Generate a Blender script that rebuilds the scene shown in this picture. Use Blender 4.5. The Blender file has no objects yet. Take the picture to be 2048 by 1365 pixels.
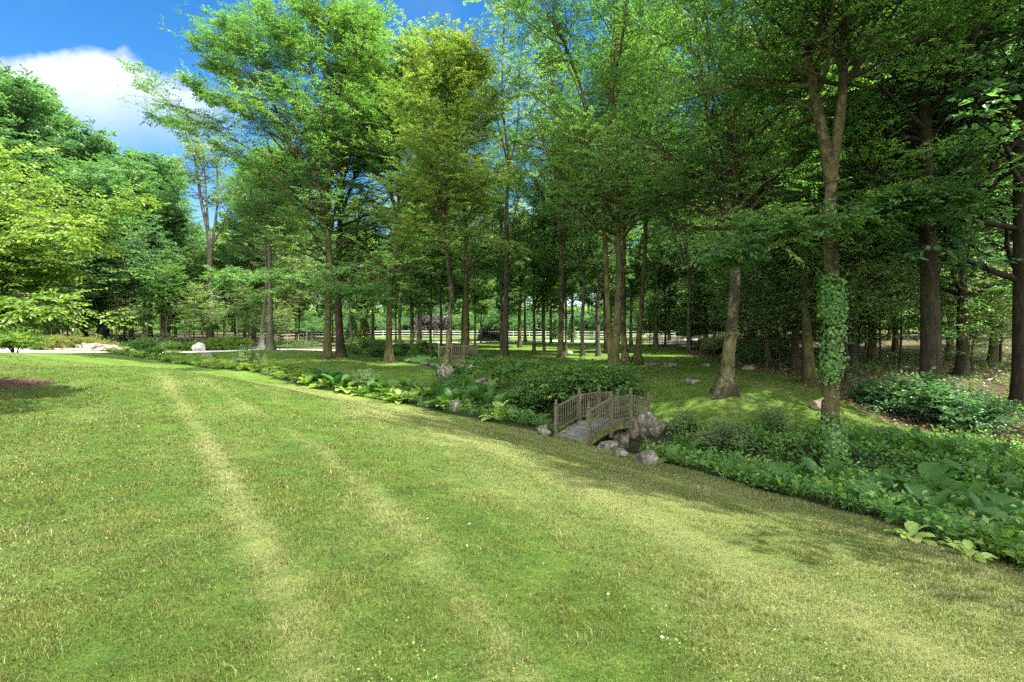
import bpy, math, random
import numpy as np
from mathutils import Vector, noise as mnoise
R = math.radians
C = bpy.context.scene.collection
sc = bpy.context.scene
# ------------------------------------------------------------------ camera, sky, sun, exposure
cam_d = bpy.data.cameras.new("camera"); cam = bpy.data.objects.new("camera", cam_d); C.objects.link(cam)
cam.location = (0, 0, 1.6); cam.rotation_euler = (R(90), 0, 0)
cam_d.sensor_width = 36; cam_d.lens = 18; cam_d.shift_y = -0.011
cam_d.clip_start = 0.05; cam_d.clip_end = 3000
sc.camera = cam
SUN_EL, SUN_AZ = R(60), R(112)          # azimuth clockwise from +Y (the view direction)
world = bpy.data.worlds.new("World"); sc.world = world; world.use_nodes = True
nt = world.node_tree; N = nt.nodes; L = nt.links; N.clear()
def wn(t, **k):
    n = N.new(t)
    for a, b in k.items(): setattr(n, a, b)
    return n
def wm(op, a, b=None, c=None):
    n = wn('ShaderNodeMath', operation=op)
    for i, v in enumerate((a, b, c)):
        if v is None: continue
        if isinstance(v, (int, float)): n.inputs[i].default_value = v
        else: L.new(v, n.inputs[i])
    return n.outputs[0]
sky = wn('ShaderNodeTexSky', sky_type='NISHITA', sun_disc=False)
sky.sun_elevation = SUN_EL; sky.sun_rotation = SUN_AZ; sky.air_density = 1.0; sky.dust_density = 0.3; sky.ozone_density = 3
bgs = wn('ShaderNodeBackground'); bgs.inputs[1].default_value = 0.051
hsv = wn('ShaderNodeHueSaturation'); hsv.inputs['Saturation'].default_value = 1.35; hsv.inputs['Value'].default_value = .78
L.new(sky.outputs[0], hsv.inputs['Color']); L.new(hsv.outputs[0], bgs.inputs[0])
tc = wn('ShaderNodeTexCoord'); sp = wn('ShaderNodeSeparateXYZ'); L.new(tc.outputs['Generated'], sp.inputs[0])
yy = wm('MAXIMUM', sp.outputs[1], 0.02)
u = wm('DIVIDE', sp.outputs[0], yy); v = wm('DIVIDE', sp.outputs[2], yy)
def wnoise(scale, det, off=0):
    mp = wn('ShaderNodeMapping'); mp.inputs['Location'].default_value = (off, off, 0); L.new(tc.outputs['Generated'], mp.inputs[0])
    n = wn('ShaderNodeTexNoise'); n.inputs['Scale'].default_value = scale; n.inputs['Detail'].default_value = det
    n.inputs['Roughness'].default_value = .55; L.new(mp.outputs[0], n.inputs['Vector'])
    return wm('SUBTRACT', n.outputs['Fac'], 0.5)
du = wm('ADD', u, 0.86)
top = wm('SUBTRACT', 0.548, wm('MULTIPLY', wm('MULTIPLY', du, du), .75))
edge = wm('ADD', wm('SUBTRACT', top, v), wm('ADD', wm('MULTIPLY', wnoise(9, 6), 0.10), wm('MULTIPLY', wnoise(30, 5, 3), 0.035)))
mask = wm('MULTIPLY', wm('SMOOTHSTEP', edge, 0, 0.035) if False else wm('MINIMUM', wm('MAXIMUM', wm('DIVIDE', edge, 0.03), 0), 1), 1)
low = wm('MINIMUM', wm('MAXIMUM', wm('DIVIDE', wm('SUBTRACT', wm('ADD', v, wm('MULTIPLY', wnoise(6, 4, 7), .12)), 0.33), 0.2), 0), 1)
side = wm('MINIMUM', wm('MAXIMUM', wm('DIVIDE', wm('SUBTRACT', -0.5, u), 0.12), 0), 1)
cm = wm('MULTIPLY', wm('MULTIPLY', mask, low), side)
# faint thin veil elsewhere
veil = wm('MULTIPLY', wm('MINIMUM', wm('MAXIMUM', wm('MULTIPLY', wm('ADD', wnoise(3.2, 6, 11), -.02), 2.2), 0), 1), 0.22)
# unseen broken cumulus above and behind the camera, added as fill light on foliage
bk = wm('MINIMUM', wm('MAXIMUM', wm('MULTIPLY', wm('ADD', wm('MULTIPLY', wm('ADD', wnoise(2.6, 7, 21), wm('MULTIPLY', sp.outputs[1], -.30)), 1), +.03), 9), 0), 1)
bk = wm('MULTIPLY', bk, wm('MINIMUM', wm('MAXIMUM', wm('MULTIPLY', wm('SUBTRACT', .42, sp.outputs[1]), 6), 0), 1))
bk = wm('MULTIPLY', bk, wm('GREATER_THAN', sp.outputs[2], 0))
cm2 = wm('MAXIMUM', cm, veil)
bgc = wn('ShaderNodeBackground'); bgc.inputs[0].default_value = (.93, .96, 1, 1); bgc.inputs[1].default_value = 0.22
mx = wn('ShaderNodeMixShader'); L.new(cm2, mx.inputs[0]); L.new(bgs.outputs[0], mx.inputs[1]); L.new(bgc.outputs[0], mx.inputs[2])
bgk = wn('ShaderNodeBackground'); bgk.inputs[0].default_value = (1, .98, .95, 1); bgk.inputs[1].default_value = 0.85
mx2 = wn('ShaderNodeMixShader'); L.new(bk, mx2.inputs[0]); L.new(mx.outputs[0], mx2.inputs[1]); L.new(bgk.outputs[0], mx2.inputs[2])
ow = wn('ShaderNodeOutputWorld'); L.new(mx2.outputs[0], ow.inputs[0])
sun_d = bpy.data.lights.new("sun", 'SUN'); sun_d.energy = 2.9; sun_d.angle = R(.53); sun_d.color = (1, .955, .87)
sun = bpy.data.objects.new("sun", sun_d); C.objects.link(sun)
sdir = Vector((math.sin(SUN_AZ) * math.cos(SUN_EL), math.cos(SUN_AZ) * math.cos(SUN_EL), math.sin(SUN_EL)))
sun.rotation_euler = sdir.to_track_quat('Z', 'Y').to_euler(); sun.location = (20, 10, 40)
sc.view_settings.view_transform = 'Standard'; sc.view_settings.look = 'None'; sc.view_settings.gamma = 1
sc.view_settings.exposure = 2.7
cy = sc.cycles; cy.max_bounces = 8; cy.diffuse_bounces = 6; cy.glossy_bounces = 2; cy.transmission_bounces = 3; cy.transparent_max_bounces = 4
cy.use_denoising = False; cy.sample_clamp_indirect = 8; cy.caustics_reflective = False; cy.caustics_refractive = False
# ------------------------------------------------------------------ mesh helpers
def lk(o, parent=None):
    C.objects.link(o)
    if parent is not None: o.parent = parent
    return o
def tag(o, label=None, cat=None, group=None, kind=None):
    if label: o['label'] = label
    if cat: o['category'] = cat
    if group: o['group'] = group
    if kind: o['kind'] = kind
    return o
def thing(name, label, cat, loc=(0, 0, 0), rz=0, group=None):
    o = bpy.data.objects.new(name, None); o.empty_display_size = .2; lk(o)
    o.location = loc; o.rotation_euler = (0, 0, rz)
    return tag(o, label, cat, group)
def mesh_np(name, V, F, mats, smooth=False, fattr=None, vattr=None):
    """V (n,3); F list of (m,k) int arrays; fattr {name: float per face}; vattr {name: float per vertex}"""
    me = bpy.data.meshes.new(name)
    if not isinstance(F, (list, tuple)): F = [F]
    F = [f for f in F if len(f)]
    me.vertices.add(len(V)); me.vertices.foreach_set('co', np.ascontiguousarray(V, dtype=np.float32).ravel())
    loops = np.concatenate([f.ravel() for f in F]).astype(np.int32)
    tot = np.concatenate([np.full(len(f), f.shape[1], dtype=np.int32) for f in F])
    start = np.concatenate([[0], np.cumsum(tot)[:-1]]).astype(np.int32)
    me.loops.add(len(loops)); me.loops.foreach_set('vertex_index', loops)
    me.polygons.add(len(tot)); me.polygons.foreach_set('loop_start', start)
    me.polygons.foreach_set('use_smooth', np.full(len(tot), bool(smooth)))
    for m in (mats if isinstance(mats, (list, tuple)) else [mats]): me.materials.append(m)
    for k, a in (fattr or {}).items():
        at_ = me.attributes.new(k, 'FLOAT', 'FACE'); at_.data.foreach_set('value', np.asarray(a, dtype=np.float32))
    for k, a in (vattr or {}).items():
        at_ = me.attributes.new(k, 'FLOAT', 'POINT'); at_.data.foreach_set('value', np.asarray(a, dtype=np.float32))
    me.update(calc_edges=True)
    return me
def obj(name, me, parent=None, loc=None):
    o = bpy.data.objects.new(name, me); lk(o, parent)
    if loc is not None: o.location = loc
    return o
def nrm(a): return a / np.maximum(np.linalg.norm(a, axis=-1, keepdims=True), 1e-9)
class MB:
    """collects boxes, bars, lathes into one mesh"""
    def __init__(s): s.V = []; s.F = {3: [], 4: []}; s.n = 0
    def add(s, V, F):
        V = np.asarray(V, float); s.V.append(V)
        for f in F: 
            if len(f) in (3, 4): s.F[len(f)].append([i + s.n for i in f])
        s.n += len(V)
    def hexa(s, a):   # 8 corners: bottom 0-3, top 4-7
        s.add(a, [(3, 2, 1, 0), (4, 5, 6, 7), (0, 1, 5, 4), (1, 2, 6, 5), (2, 3, 7, 6), (3, 0, 4, 7)])
    def box(s, c, d):
        c = np.array(c, float); d = np.array(d, float) / 2
        s.hexa([c + d * k for k in ((-1, -1, -1), (1, -1, -1), (1, 1, -1), (-1, 1, -1), (-1, -1, 1), (1, -1, 1), (1, 1, 1), (-1, 1, 1))])
    def bar(s, a, b, w, h):
        a = np.array(a, float); b = np.array(b, float); t = nrm(b - a)
        sd = nrm(np.cross(t, (0, 0, 1.))) * w / 2; up = nrm(np.cross(sd, t)) * h / 2
        s.hexa([a - sd - up, b - sd - up, b + sd - up, a + sd - up, a - sd + up, b - sd + up, b + sd + up, a + sd + up])
    def lathe(s, c, prof, k=8, sq=0):
        c = np.array(c, float); V = []; F = []
        for z, r in prof:
            for i in range(k):
                a = 2 * math.pi * (i + .5) / k
                V.append(c + (r * math.cos(a), r * math.sin(a), z))
        for j in range(len(prof) - 1):
            for i in range(k): F.append((j * k + i, j * k + (i + 1) % k, (j + 1) * k + (i + 1) % k, (j + 1) * k + i))
        n = len(V); V.append(c + (0, 0, prof[0][0])); V.append(c + (0, 0, prof[-1][0]))
        for i in range(k): F.append((n, (i + 1) % k, i)); F.append((n + 1, (len(prof) - 1) * k + i, (len(prof) - 1) * k + (i + 1) % k))
        s.add(V, F)
    def mesh(s, name, mat, smooth=False):
        return mesh_np(name, np.concatenate(s.V), [np.array(s.F[k], dtype=np.int32).reshape(-1, k) for k in (4, 3)], mat, smooth)
def tubes(P, Rr, k, lobes=None):
    """P (N,m,3), Rr (N,m) -> V, F quads"""
    Nn, m, _ = P.shape
    T = np.gradient(P, axis=1); T = nrm(T)
    ref = np.where(np.abs(T[:, :1, 2:3]) > .8, np.array([[[1., 0, 0]]]), np.array([[[0, 0, 1.]]]))
    U = nrm(np.cross(T, ref)); W = np.cross(T, U)
    a = np.arange(k) * 2 * np.pi / k
    rr = np.repeat(Rr[:, :, None], k, axis=2)
    if lobes is not None: rr = rr * (1 + lobes[:, :, None] * np.cos(5 * a + 1)[None, None, :] + lobes[:, :, None] * .6 * np.cos(3 * a + .3)[None, None, :])
    V = P[:, :, None, :] + rr[..., None] * (np.cos(a)[None, None, :, None] * U[:, :, None, :] + np.sin(a)[None, None, :, None] * W[:, :, None, :])
    idx = np.arange(Nn * m * k).reshape(Nn, m, k)
    A = idx[:, :-1, :]; B = np.roll(A, -1, axis=2); D = idx[:, 1:, :]; E = np.roll(D, -1, axis=2)
    return V.reshape(-1, 3), np.stack([A, B, E, D], -1).reshape(-1, 4)
def merge(parts):
    V = []; F = []; n = 0
    for v_, f_ in parts: V.append(v_); F.append(f_ + n); n += len(v_)
    return np.concatenate(V), np.concatenate(F)
def lerpP(P, t):
    """P (n,m,3) sampled at t (n,) in 0..1"""
    m = P.shape[1]; f = np.clip(t, 0, .9999) * (m - 1); i = f.astype(int); w = (f - i)
    n = np.arange(len(P)); w = w.reshape((-1,) + (1,) * (P.ndim - 2))
    return P[n, i] * (1 - w) + P[n, i + 1] * w
# ------------------------------------------------------------------ terrain
def at(px, py, Y): return ((px - 1024) / 1024 * Y, Y, 1.6 - (py - 660) / 1024 * Y)
GP = [at(*p) for p in [(2048, 1140, 5), (1600, 1000, 8.5), (1400, 945, 11.5), (1200, 893, 15.4), (900, 830, 20), (750, 798, 23), (600, 770, 26), (420, 738, 30.5), (320, 722, 34), (200, 706, 38),
    (130, 706, 40), (0, 705, 26), (0, 800, 12), (0, 940, 6), (600, 900, 8.2), (600, 1100, 3.9), (1024, 1000, 5.7), (1024, 900, 10.2), (1500, 1150, 4.1), (2048, 1365, 2.6), (300, 800, 12.5), (300, 750, 21),
    (1665, 918, 12.5), (2048, 900, 15), (1900, 850, 18), (1450, 783, 19), (1283, 852, 18.4), (1228, 755, 25), (1620, 765, 24), (1275, 730, 33), (1120, 715, 40), (1012, 722, 34), (895, 745, 27),
    (655, 718, 34), (540, 700, 44), (778, 725, 36), (400, 704, 45), (640, 701, 50), (740, 690, 62), (680, 680, 80), (1000, 680, 84), (1300, 684, 80), (300, 690, 56), (500, 735, 30),
    (1500, 735, 33), (1700, 755, 25), (1150, 652, 125), (900, 668, 100), (1400, 690, 60), (1800, 740, 28), (1080, 735, 31), (830, 785, 24), (1000, 790, 22.5), (1400, 830, 18), (1560, 835, 16.8), (100, 690, 46)]]
GP += [(0, 0, 0), (0, 2.3, 0), (-2, 2.3, 0), (-2.3, 0, .02), (2.5, 0, -.25), (5, 0, -.85), (9, 0, -1.35), (9, 5, -1.45), (14, 6, -1.7), (14, 10, -1.75), (25, 0, -1.4), (28, 12, -1.3), (40, 20, -.6), (-12, 0, .3), (-25, 0, .8), (0, -10, .1),
       (-45, 38, 0), (-60, 20, 1), (-70, 70, .5), (60, 60, .5), (0, 200, 2), (-120, 200, 2), (120, 200, 2), (-200, 0, 3), (200, 0, 2), (0, -120, 1), (-400, 400, 4), (400, 400, 5), (0, 600, 6), (-600, -300, 2), (600, -300, 2), (-12.5, 18, .25), (-6, 16, -.55)]
GP = np.array(GP)
def _k(d): return d * d * np.log(np.maximum(d, 1e-6)) * .0 + d     # biharmonic in 3D sense: smooth enough, no wild extrapolation
_sm = .0015
_D = np.linalg.norm(GP[:, None, :2] - GP[None, :, :2], axis=2)
def _kk(d): return np.sqrt(d * d + 6.0)
_n = len(GP); _A = np.zeros((_n + 3, _n + 3)); _A[:_n, :_n] = _kk(_D) - np.eye(_n) * .05
_A[:_n, _n:] = np.c_[np.ones(_n), GP[:, :2]]; _A[_n:, :_n] = _A[:_n, _n:].T
_W = np.linalg.solve(_A, np.r_[GP[:, 2], 0, 0, 0])
STREAM = np.array([(40, -2), (22, 3), (13.5, 6.2), (9.2, 9.6), (6.2, 13), (3.3, 17.2), (1, 21), (-1, 26.5), (-2.6, 31), (-4.6, 36), (-7, 42), (-12, 50)], float)
def pdist(x, y, poly, closed=False):
    P = np.c_[x, y]; best = np.full(len(P), 1e9); n = len(poly)
    for i in range(n if closed else n - 1):
        a = poly[i]; b = poly[(i + 1) % n]; d = b - a
        t = np.clip(((P - a) @ d) / (d @ d), 0, 1)
        best = np.minimum(best, np.linalg.norm(P - a - t[:, None] * d, axis=1))
    return best
def inside(x, y, poly):
    c = np.zeros(len(x), bool); n = len(poly)
    for i in range(n):
        x1, y1 = poly[i]; x2, y2 = poly[(i + 1) % n]
        if y1 == y2: continue
        c ^= ((y1 > y) != (y2 > y)) & (x < (x2 - x1) * (y - y1) / (y2 - y1) + x1)
    return c
def sd(x, y, poly):
    d = pdist(x, y, poly, True); return np.where(inside(x, y, poly), d, -d)
def ground(x, y):
    x = np.atleast_1d(np.asarray(x, float)).ravel(); y = np.atleast_1d(np.asarray(y, float)).ravel()
    out = np.empty(len(x))
    for s in range(0, len(x), 40000):
        xs = x[s:s + 40000]; ys = y[s:s + 40000]
        d = np.hypot(xs[:, None] - GP[None, :, 0], ys[:, None] - GP[None, :, 1])
        z = _kk(d) @ _W[:_n] + _W[_n] + _W[_n + 1] * xs + _W[_n + 2] * ys
        ds = pdist(xs, ys, STREAM)
        z -= .55 * np.exp(-(ds / .95) ** 2)
        z += .022 * np.sin(xs * 1.3 + 1.1 * np.sin(ys * .9)) * np.sin(ys * 1.1 + .7) + .012 * np.sin(xs * 3.1 + ys * 1.7) * np.sin(ys * 2.6 - xs)
        far = np.clip((ys - 120) / 90, 0, 1); z += 9 * far * far * (3 - 2 * far)
        out[s:s + 40000] = z
    return out
def gz(x, y): return float(ground([x], [y])[0])
def hit(px, py, y0=1.5, y1=120):
    """world point on the ground seen in that direction from the photographer's spot"""
    Y = y0 * (y1 / y0) ** np.linspace(0, 1, 500); z = 1.6 - (py - 660) / 1024 * Y; x = (px - 1024) / 1024 * Y
    d = z - ground(x, Y); i = np.argmax(d < 0)
    if not (d < 0).any(): i = 499
    return np.array([x[i], Y[i]])
BED = np.array([(6.5, -8), (5.6, 0), (5.2, 3), (5, 5), (4.95, 7), (4.75, 8.5), (4.2, 11.5), (2.9, 15.1), (1.5, 16.9), (-.4, 18.4), (-2.4, 20), (-6.15, 23), (-10.8, 26), (-18, 30.5), (-23.4, 34), (-30.6, 37.6),
    (-29.5, 39), (-25, 37), (-19.4, 34), (-13.6, 30.5), (-8.3, 27.2), (-6.5, 25), (-4.4, 23.6), (-3.6, 25), (-4, 27.2), (-5.2, 31), (-7.5, 36), (-8, 41), (-3.5, 41), (-1.5, 36), (-.4, 32.5), (2.2, 30), (4.1, 27), (4.9, 22), (4.9, 19.4),
    (5.6, 17.6), (6.9, 16.6), (8.2, 15.2), (10.2, 15.2), (12.5, 15.0), (16, 15), (26, 13), (34, 5), (34, -8)])
LITTER = np.array([(15, 15), (12.6, 17.5), (13.3, 20.5), (13.6, 23), (14.4, 29), (16.2, 36), (15.4, 45), (18, 60), (24, 92), (240, 120), (240, -30), (34, -8), (26, 13)])
LITTER2 = np.array([(-21, 50), (-20, 62), (-24, 80), (-60, 110), (-200, 120), (-200, 30), (-75, 34), (-50, 46), (-36, 50)])
MULCH = np.array([hit(-160, 757), hit(40, 757), hit(100, 763), hit(115, 769), hit(80, 775), hit(0, 780), hit(-160, 783)])
STRA = np.array([hit(*p) for p in [(320, 745), (350, 790), (400, 860), (450, 950), (500, 1050), (560, 1180), (600, 1300), (625, 1500)]])
STRB = np.array([hit(*p) for p in [(400, 754), (520, 830), (620, 885), (740, 985), (850, 1095), (960, 1220), (1070, 1400)]])
STRC = np.array([hit(*p) for p in [(500, 765), (650, 800), (850, 900), (1080, 1060), (1300, 1250), (1420, 1365)]])
def lawn_pale(x, y):
    rag = .06 * np.sin(x * 9 + 3 * np.sin(y * 5)) + .05 * np.sin(y * 13 + 2 * np.sin(x * 7)); brk = .95 + .2 * np.sin(x * 3.1 + y * 2.2 + 2 * np.sin(y * 1.3)) * np.sin(y * 1.9)
    p = .74 * brk * np.exp(-((pdist(x, y, STRA) + rag * .5) / .14) ** 2) + .5 * brk * np.exp(-((pdist(x, y, STRB) + rag * .5) / .15) ** 2)
    off = np.array([.55, .1]); p -= .4 * np.exp(-(pdist(x, y, STRB + off) / .26) ** 2)
    poly = np.vstack([STRC, [[6, 0], [8, 4], [5, 14], [-2, 20], [-10, 26]]])
    s = sd(x, y, poly); p += .52 * np.clip(s / 1.5 + .3, 0, 1); p += np.where(s > 0, .13, .03) * np.sin(pdist(x, y, STRC) * 5.2 + .5 * np.sin(x * 1.1))
    p += .10 * np.sin(x * 2.3 + y * .8 + np.sin(y * .7)) + .1 * np.sin(x * .9 - y * 1.1 + 2)
    return p
def make_ground():
    n = 420; k = 5.3
    uu = np.linspace(-1, 1, n)
    gx = 6 * np.sinh(uu * k) * .95; gy = 6 * np.sinh(uu * k) * .95 + 8
    X, Y = np.meshgrid(gx, gy); x = X.ravel(); y = Y.ravel(); z = ground(x, y)
    idx = np.arange(n * n).reshape(n, n)
    F = np.stack([idx[:-1, :-1], idx[:-1, 1:], idx[1:, 1:], idx[1:, :-1]], -1).reshape(-1, 4)
    sm = lambda s, w: np.clip(s / w * .5 + .5, 0, 1)
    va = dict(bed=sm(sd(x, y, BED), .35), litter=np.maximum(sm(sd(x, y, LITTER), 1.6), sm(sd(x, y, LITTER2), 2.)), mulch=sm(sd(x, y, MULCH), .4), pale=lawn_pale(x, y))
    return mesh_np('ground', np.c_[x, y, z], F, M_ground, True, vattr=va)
# ------------------------------------------------------------------ materials
def mat(name):
    m = bpy.data.materials.new(name); m.use_nodes = True; m.node_tree.nodes.clear(); return m
class NB:
    def __init__(s, m): s.t = m.node_tree; s.N = s.t.nodes; s.L = s.t.links
    def n(s, t, **k):
        x = s.N.new(t)
        for a, b in k.items(): setattr(x, a, b)
        return x
    def put(s, sock, v):
        if hasattr(v, 'is_linked'): s.L.new(v, sock)
        elif isinstance(v, (tuple, list)): sock.default_value = tuple(v) + ((1,) if len(v) == 3 and len(sock.default_value) == 4 else ())
        else: sock.default_value = v
    def noise(s, scale, det=4, rough=.55, vec=None, dist=0):
        x = s.n('ShaderNodeTexNoise'); s.put(x.inputs['Scale'], scale); s.put(x.inputs['Detail'], det); s.put(x.inputs['Roughness'], rough); s.put(x.inputs['Distortion'], dist)
        if vec is not None: s.L.new(vec, x.inputs['Vector'])
        return x.outputs['Fac']
    def math(s, op, a, b=0., c=0., clamp=False):
        x = s.n('ShaderNodeMath', operation=op, use_clamp=clamp)
        s.put(x.inputs[0], a); s.put(x.inputs[1], b); s.put(x.inputs[2], c); return x.outputs[0]
    def ramp(s, fac, stops):
        x = s.n('ShaderNodeValToRGB'); e = x.color_ramp.elements
        while len(e) < len(stops): e.new(.5)
        for i, (p, c) in enumerate(stops): e[i].position = p; e[i].color = tuple(c) + (1,)
        s.L.new(fac, x.inputs[0]); return x.outputs[0]
    def mix(s, f, a, b, bt='MIX'):
        x = s.n('ShaderNodeMix', data_type='RGBA', blend_type=bt); s.put(x.inputs[0], f); s.put(x.inputs[6], a); s.put(x.inputs[7], b); return x.outputs[2]
    def attr(s, name): return s.n('ShaderNodeAttribute', attribute_name=name).outputs['Fac']
    def map(s, src, sc_=(1, 1, 1)):
        m = s.n('ShaderNodeMapping'); m.inputs['Scale'].default_value = sc_; s.L.new(src, m.inputs[0]); return m.outputs[0]
    def coord(s, k='Object'): return s.n('ShaderNodeTexCoord').outputs[k]
    def bsdf(s, col, rough=.8, bump=None, bstr=.5, bdist=.02, spec=.3):
        p = s.n('ShaderNodeBsdfPrincipled'); s.put(p.inputs['Base Color'], col); s.put(p.inputs['Roughness'], rough); s.put(p.inputs['Specular IOR Level'], spec)
        if bump is not None:
            b = s.n('ShaderNodeBump'); s.put(b.inputs['Strength'], bstr); s.put(b.inputs['Distance'], bdist); s.L.new(bump, b.inputs['Height']); s.L.new(b.outputs[0], p.inputs['Normal'])
        return p.outputs[0]
    def out(s, sh): o = s.n('ShaderNodeOutputMaterial'); s.L.new(sh, o.inputs[0])
def leaf_mat(name, stops, trans=.5, tcol=(1.75, 1.95, .8), gloss=.5, rough=.42, k=1.45, veins=False):
    stops = [(p, tuple(min(q * k, .5) for q in c)) for p, c in stops]
    m = mat(name); b = NB(m)
    c = b.ramp(b.attr('rnd'), stops)
    if veins:
        co = b.coord(); q = b.noise(9, 4, .6, co); q2 = b.noise(38, 3, .6, co)
        c = b.mix(b.math('MULTIPLY', q, .55), c, b.mix(1., c, (1.7, 1.5, 1.1), 'MULTIPLY')); c = b.mix(b.math('MULTIPLY', b.math('SUBTRACT', q2, .62), 6, clamp=True), c, (.12, .09, .03))
        d = b.bsdf(c, rough, q2, .7, .02, spec=gloss)
    else: d = b.bsdf(c, rough, spec=gloss)
    t = b.n('ShaderNodeBsdfTranslucent'); tc_ = b.mix(1., c, tcol, 'MULTIPLY'); b.L.new(tc_, t.inputs[0])
    x = b.n('ShaderNodeMixShader'); x.inputs[0].default_value = trans; b.L.new(d, x.inputs[1]); b.L.new(t.outputs[0], x.inputs[2]); b.out(x.outputs[0]); return m
def S(*c): # sRGB 0-255 -> linear
    return tuple(((v_ / 255 + .055) / 1.055) ** 2.4 if v_ > 10 else v_ / 255 / 12.92 for v_ in c)
LG = [(0, (.024, .064, .024)), (.4, (.044, .102, .031)), (.75, (.085, .15, .037)), (1, (.165, .21, .055))]
M_leaf = leaf_mat('leaf_green', LG)
M_leaf_deep = leaf_mat('leaf_deep', [(0, (.022, .055, .022)), (.5, (.045, .09, .03)), (1, (.09, .145, .045))])
M_leaf_yel = leaf_mat('leaf_yellowish', [(0, (.045, .08, .02)), (.4, (.08, .12, .028)), (.8, (.13, .16, .04)), (1, (.20, .21, .06))])
M_leaf_blue = leaf_mat('leaf_bluish', [(0, (.025, .065, .035)), (.5, (.05, .11, .05)), (1, (.10, .17, .07))], gloss=.7)
M_leaf_grey = leaf_mat('leaf_greyish', [(0, (.05, .085, .035)), (.5, (.095, .14, .06)), (1, (.18, .215, .11))], gloss=.7)
M_leaf_lime = leaf_mat('leaf_lime', [(0, (.045, .095, .014)), (.5, (.09, .15, .024)), (1, (.17, .22, .045))], trans=.5)
M_leaf_purple = leaf_mat('leaf_purple', [(0, (.03, .025, .022)), (.5, (.065, .055, .05)), (1, (.13, .115, .10))], trans=.25, tcol=(1, 1, 1))
M_leaf_olive = leaf_mat('leaf_olive', [(0, (.06, .075, .02)), (.5, (.11, .12, .03)), (1, (.17, .16, .06))])
M_bigleaf = leaf_mat('leaf_broad', [(0, (.022, .06, .018)), (.5, (.038, .09, .024)), (.9, (.06, .12, .03)), (1, (.14, .17, .04))], trans=.35, gloss=.3, rough=.5, veins=True)
M_under = leaf_mat('leaf_under', [(0, (.02, .07, .018)), (.5, (.055, .135, .03)), (1, (.13, .22, .04))], trans=.45)
M_dry = leaf_mat('leaf_dry', [(0, (.08, .035, .018)), (.5, (.17, .10, .05)), (1, (.32, .25, .14))], trans=.2, tcol=(1, 1, 1), k=1)
def bark(name, cols, spot=None, spotamt=.5, vs=(1, 1, .25), sc_=7, spotcut=.55, bump=.6, ss=5.5):
    m = mat(name); b = NB(m); co = b.coord(); v_ = b.map(co, vs)
    n1 = b.noise(sc_, 6, .6, v_); n2 = b.noise(1.3, 3, .5, co)
    c = b.ramp(b.math('ADD', b.math('MULTIPLY', n1, .6), b.math('MULTIPLY', n2, .4)), [(.3, cols[0]), (.5, cols[1]), (.7, cols[2])])
    h = n1
    if spot is not None:
        s1 = b.noise(ss, 8, .75, co); s2 = b.noise(.9, 2, .5, co)
        f = b.math('MULTIPLY', b.math('MULTIPLY', b.math('SUBTRACT', b.math('ADD', s1, b.math('MULTIPLY', b.math('SUBTRACT', s2, .5), .9)), spotcut), 14, clamp=True), spotamt, clamp=True)
        c = b.mix(f, c, spot)
    fn = b.noise(45, 5, .7, b.map(co, (1, 1, .35))); b.out(b.bsdf(b.mix(b.math('MULTIPLY', fn, .8), c, b.mix(1., c, (.45, .45, .4), 'MULTIPLY')), .88, b.math('ADD', h, b.math('MULTIPLY', fn, .6)), min(bump * 1.5, 1), .06, spec=.15)); return m
M_beech = bark('bark_beech', [(.035, .035, .017), (.085, .08, .03), (.17, .155, .07)], (.03, .028, .02), .85)
M_lichen = bark('bark_lichen', [(.055, .052, .026), (.12, .112, .05), (.23, .215, .13)], (.02, .019, .014), .85, spotcut=.46, ss=9)
M_bark = bark('bark_brown', [(.016, .014, .009), (.045, .037, .024), (.095, .08, .055)], None, vs=(1, 1, .12), sc_=14, bump=1)
M_barkgrey = bark('bark_grey', [(.05, .046, .036), (.11, .102, .08), (.21, .195, .16)], None, vs=(1, 1, .12), sc_=12, bump=.8)
M_barkivy = bark('bark_mottled', [(.032, .031, .014), (.09, .082, .034), (.19, .17, .09)], (.02, .022, .012), .75, vs=(1, 1, .45), sc_=12, spotcut=.5, ss=8, bump=1.)
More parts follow.
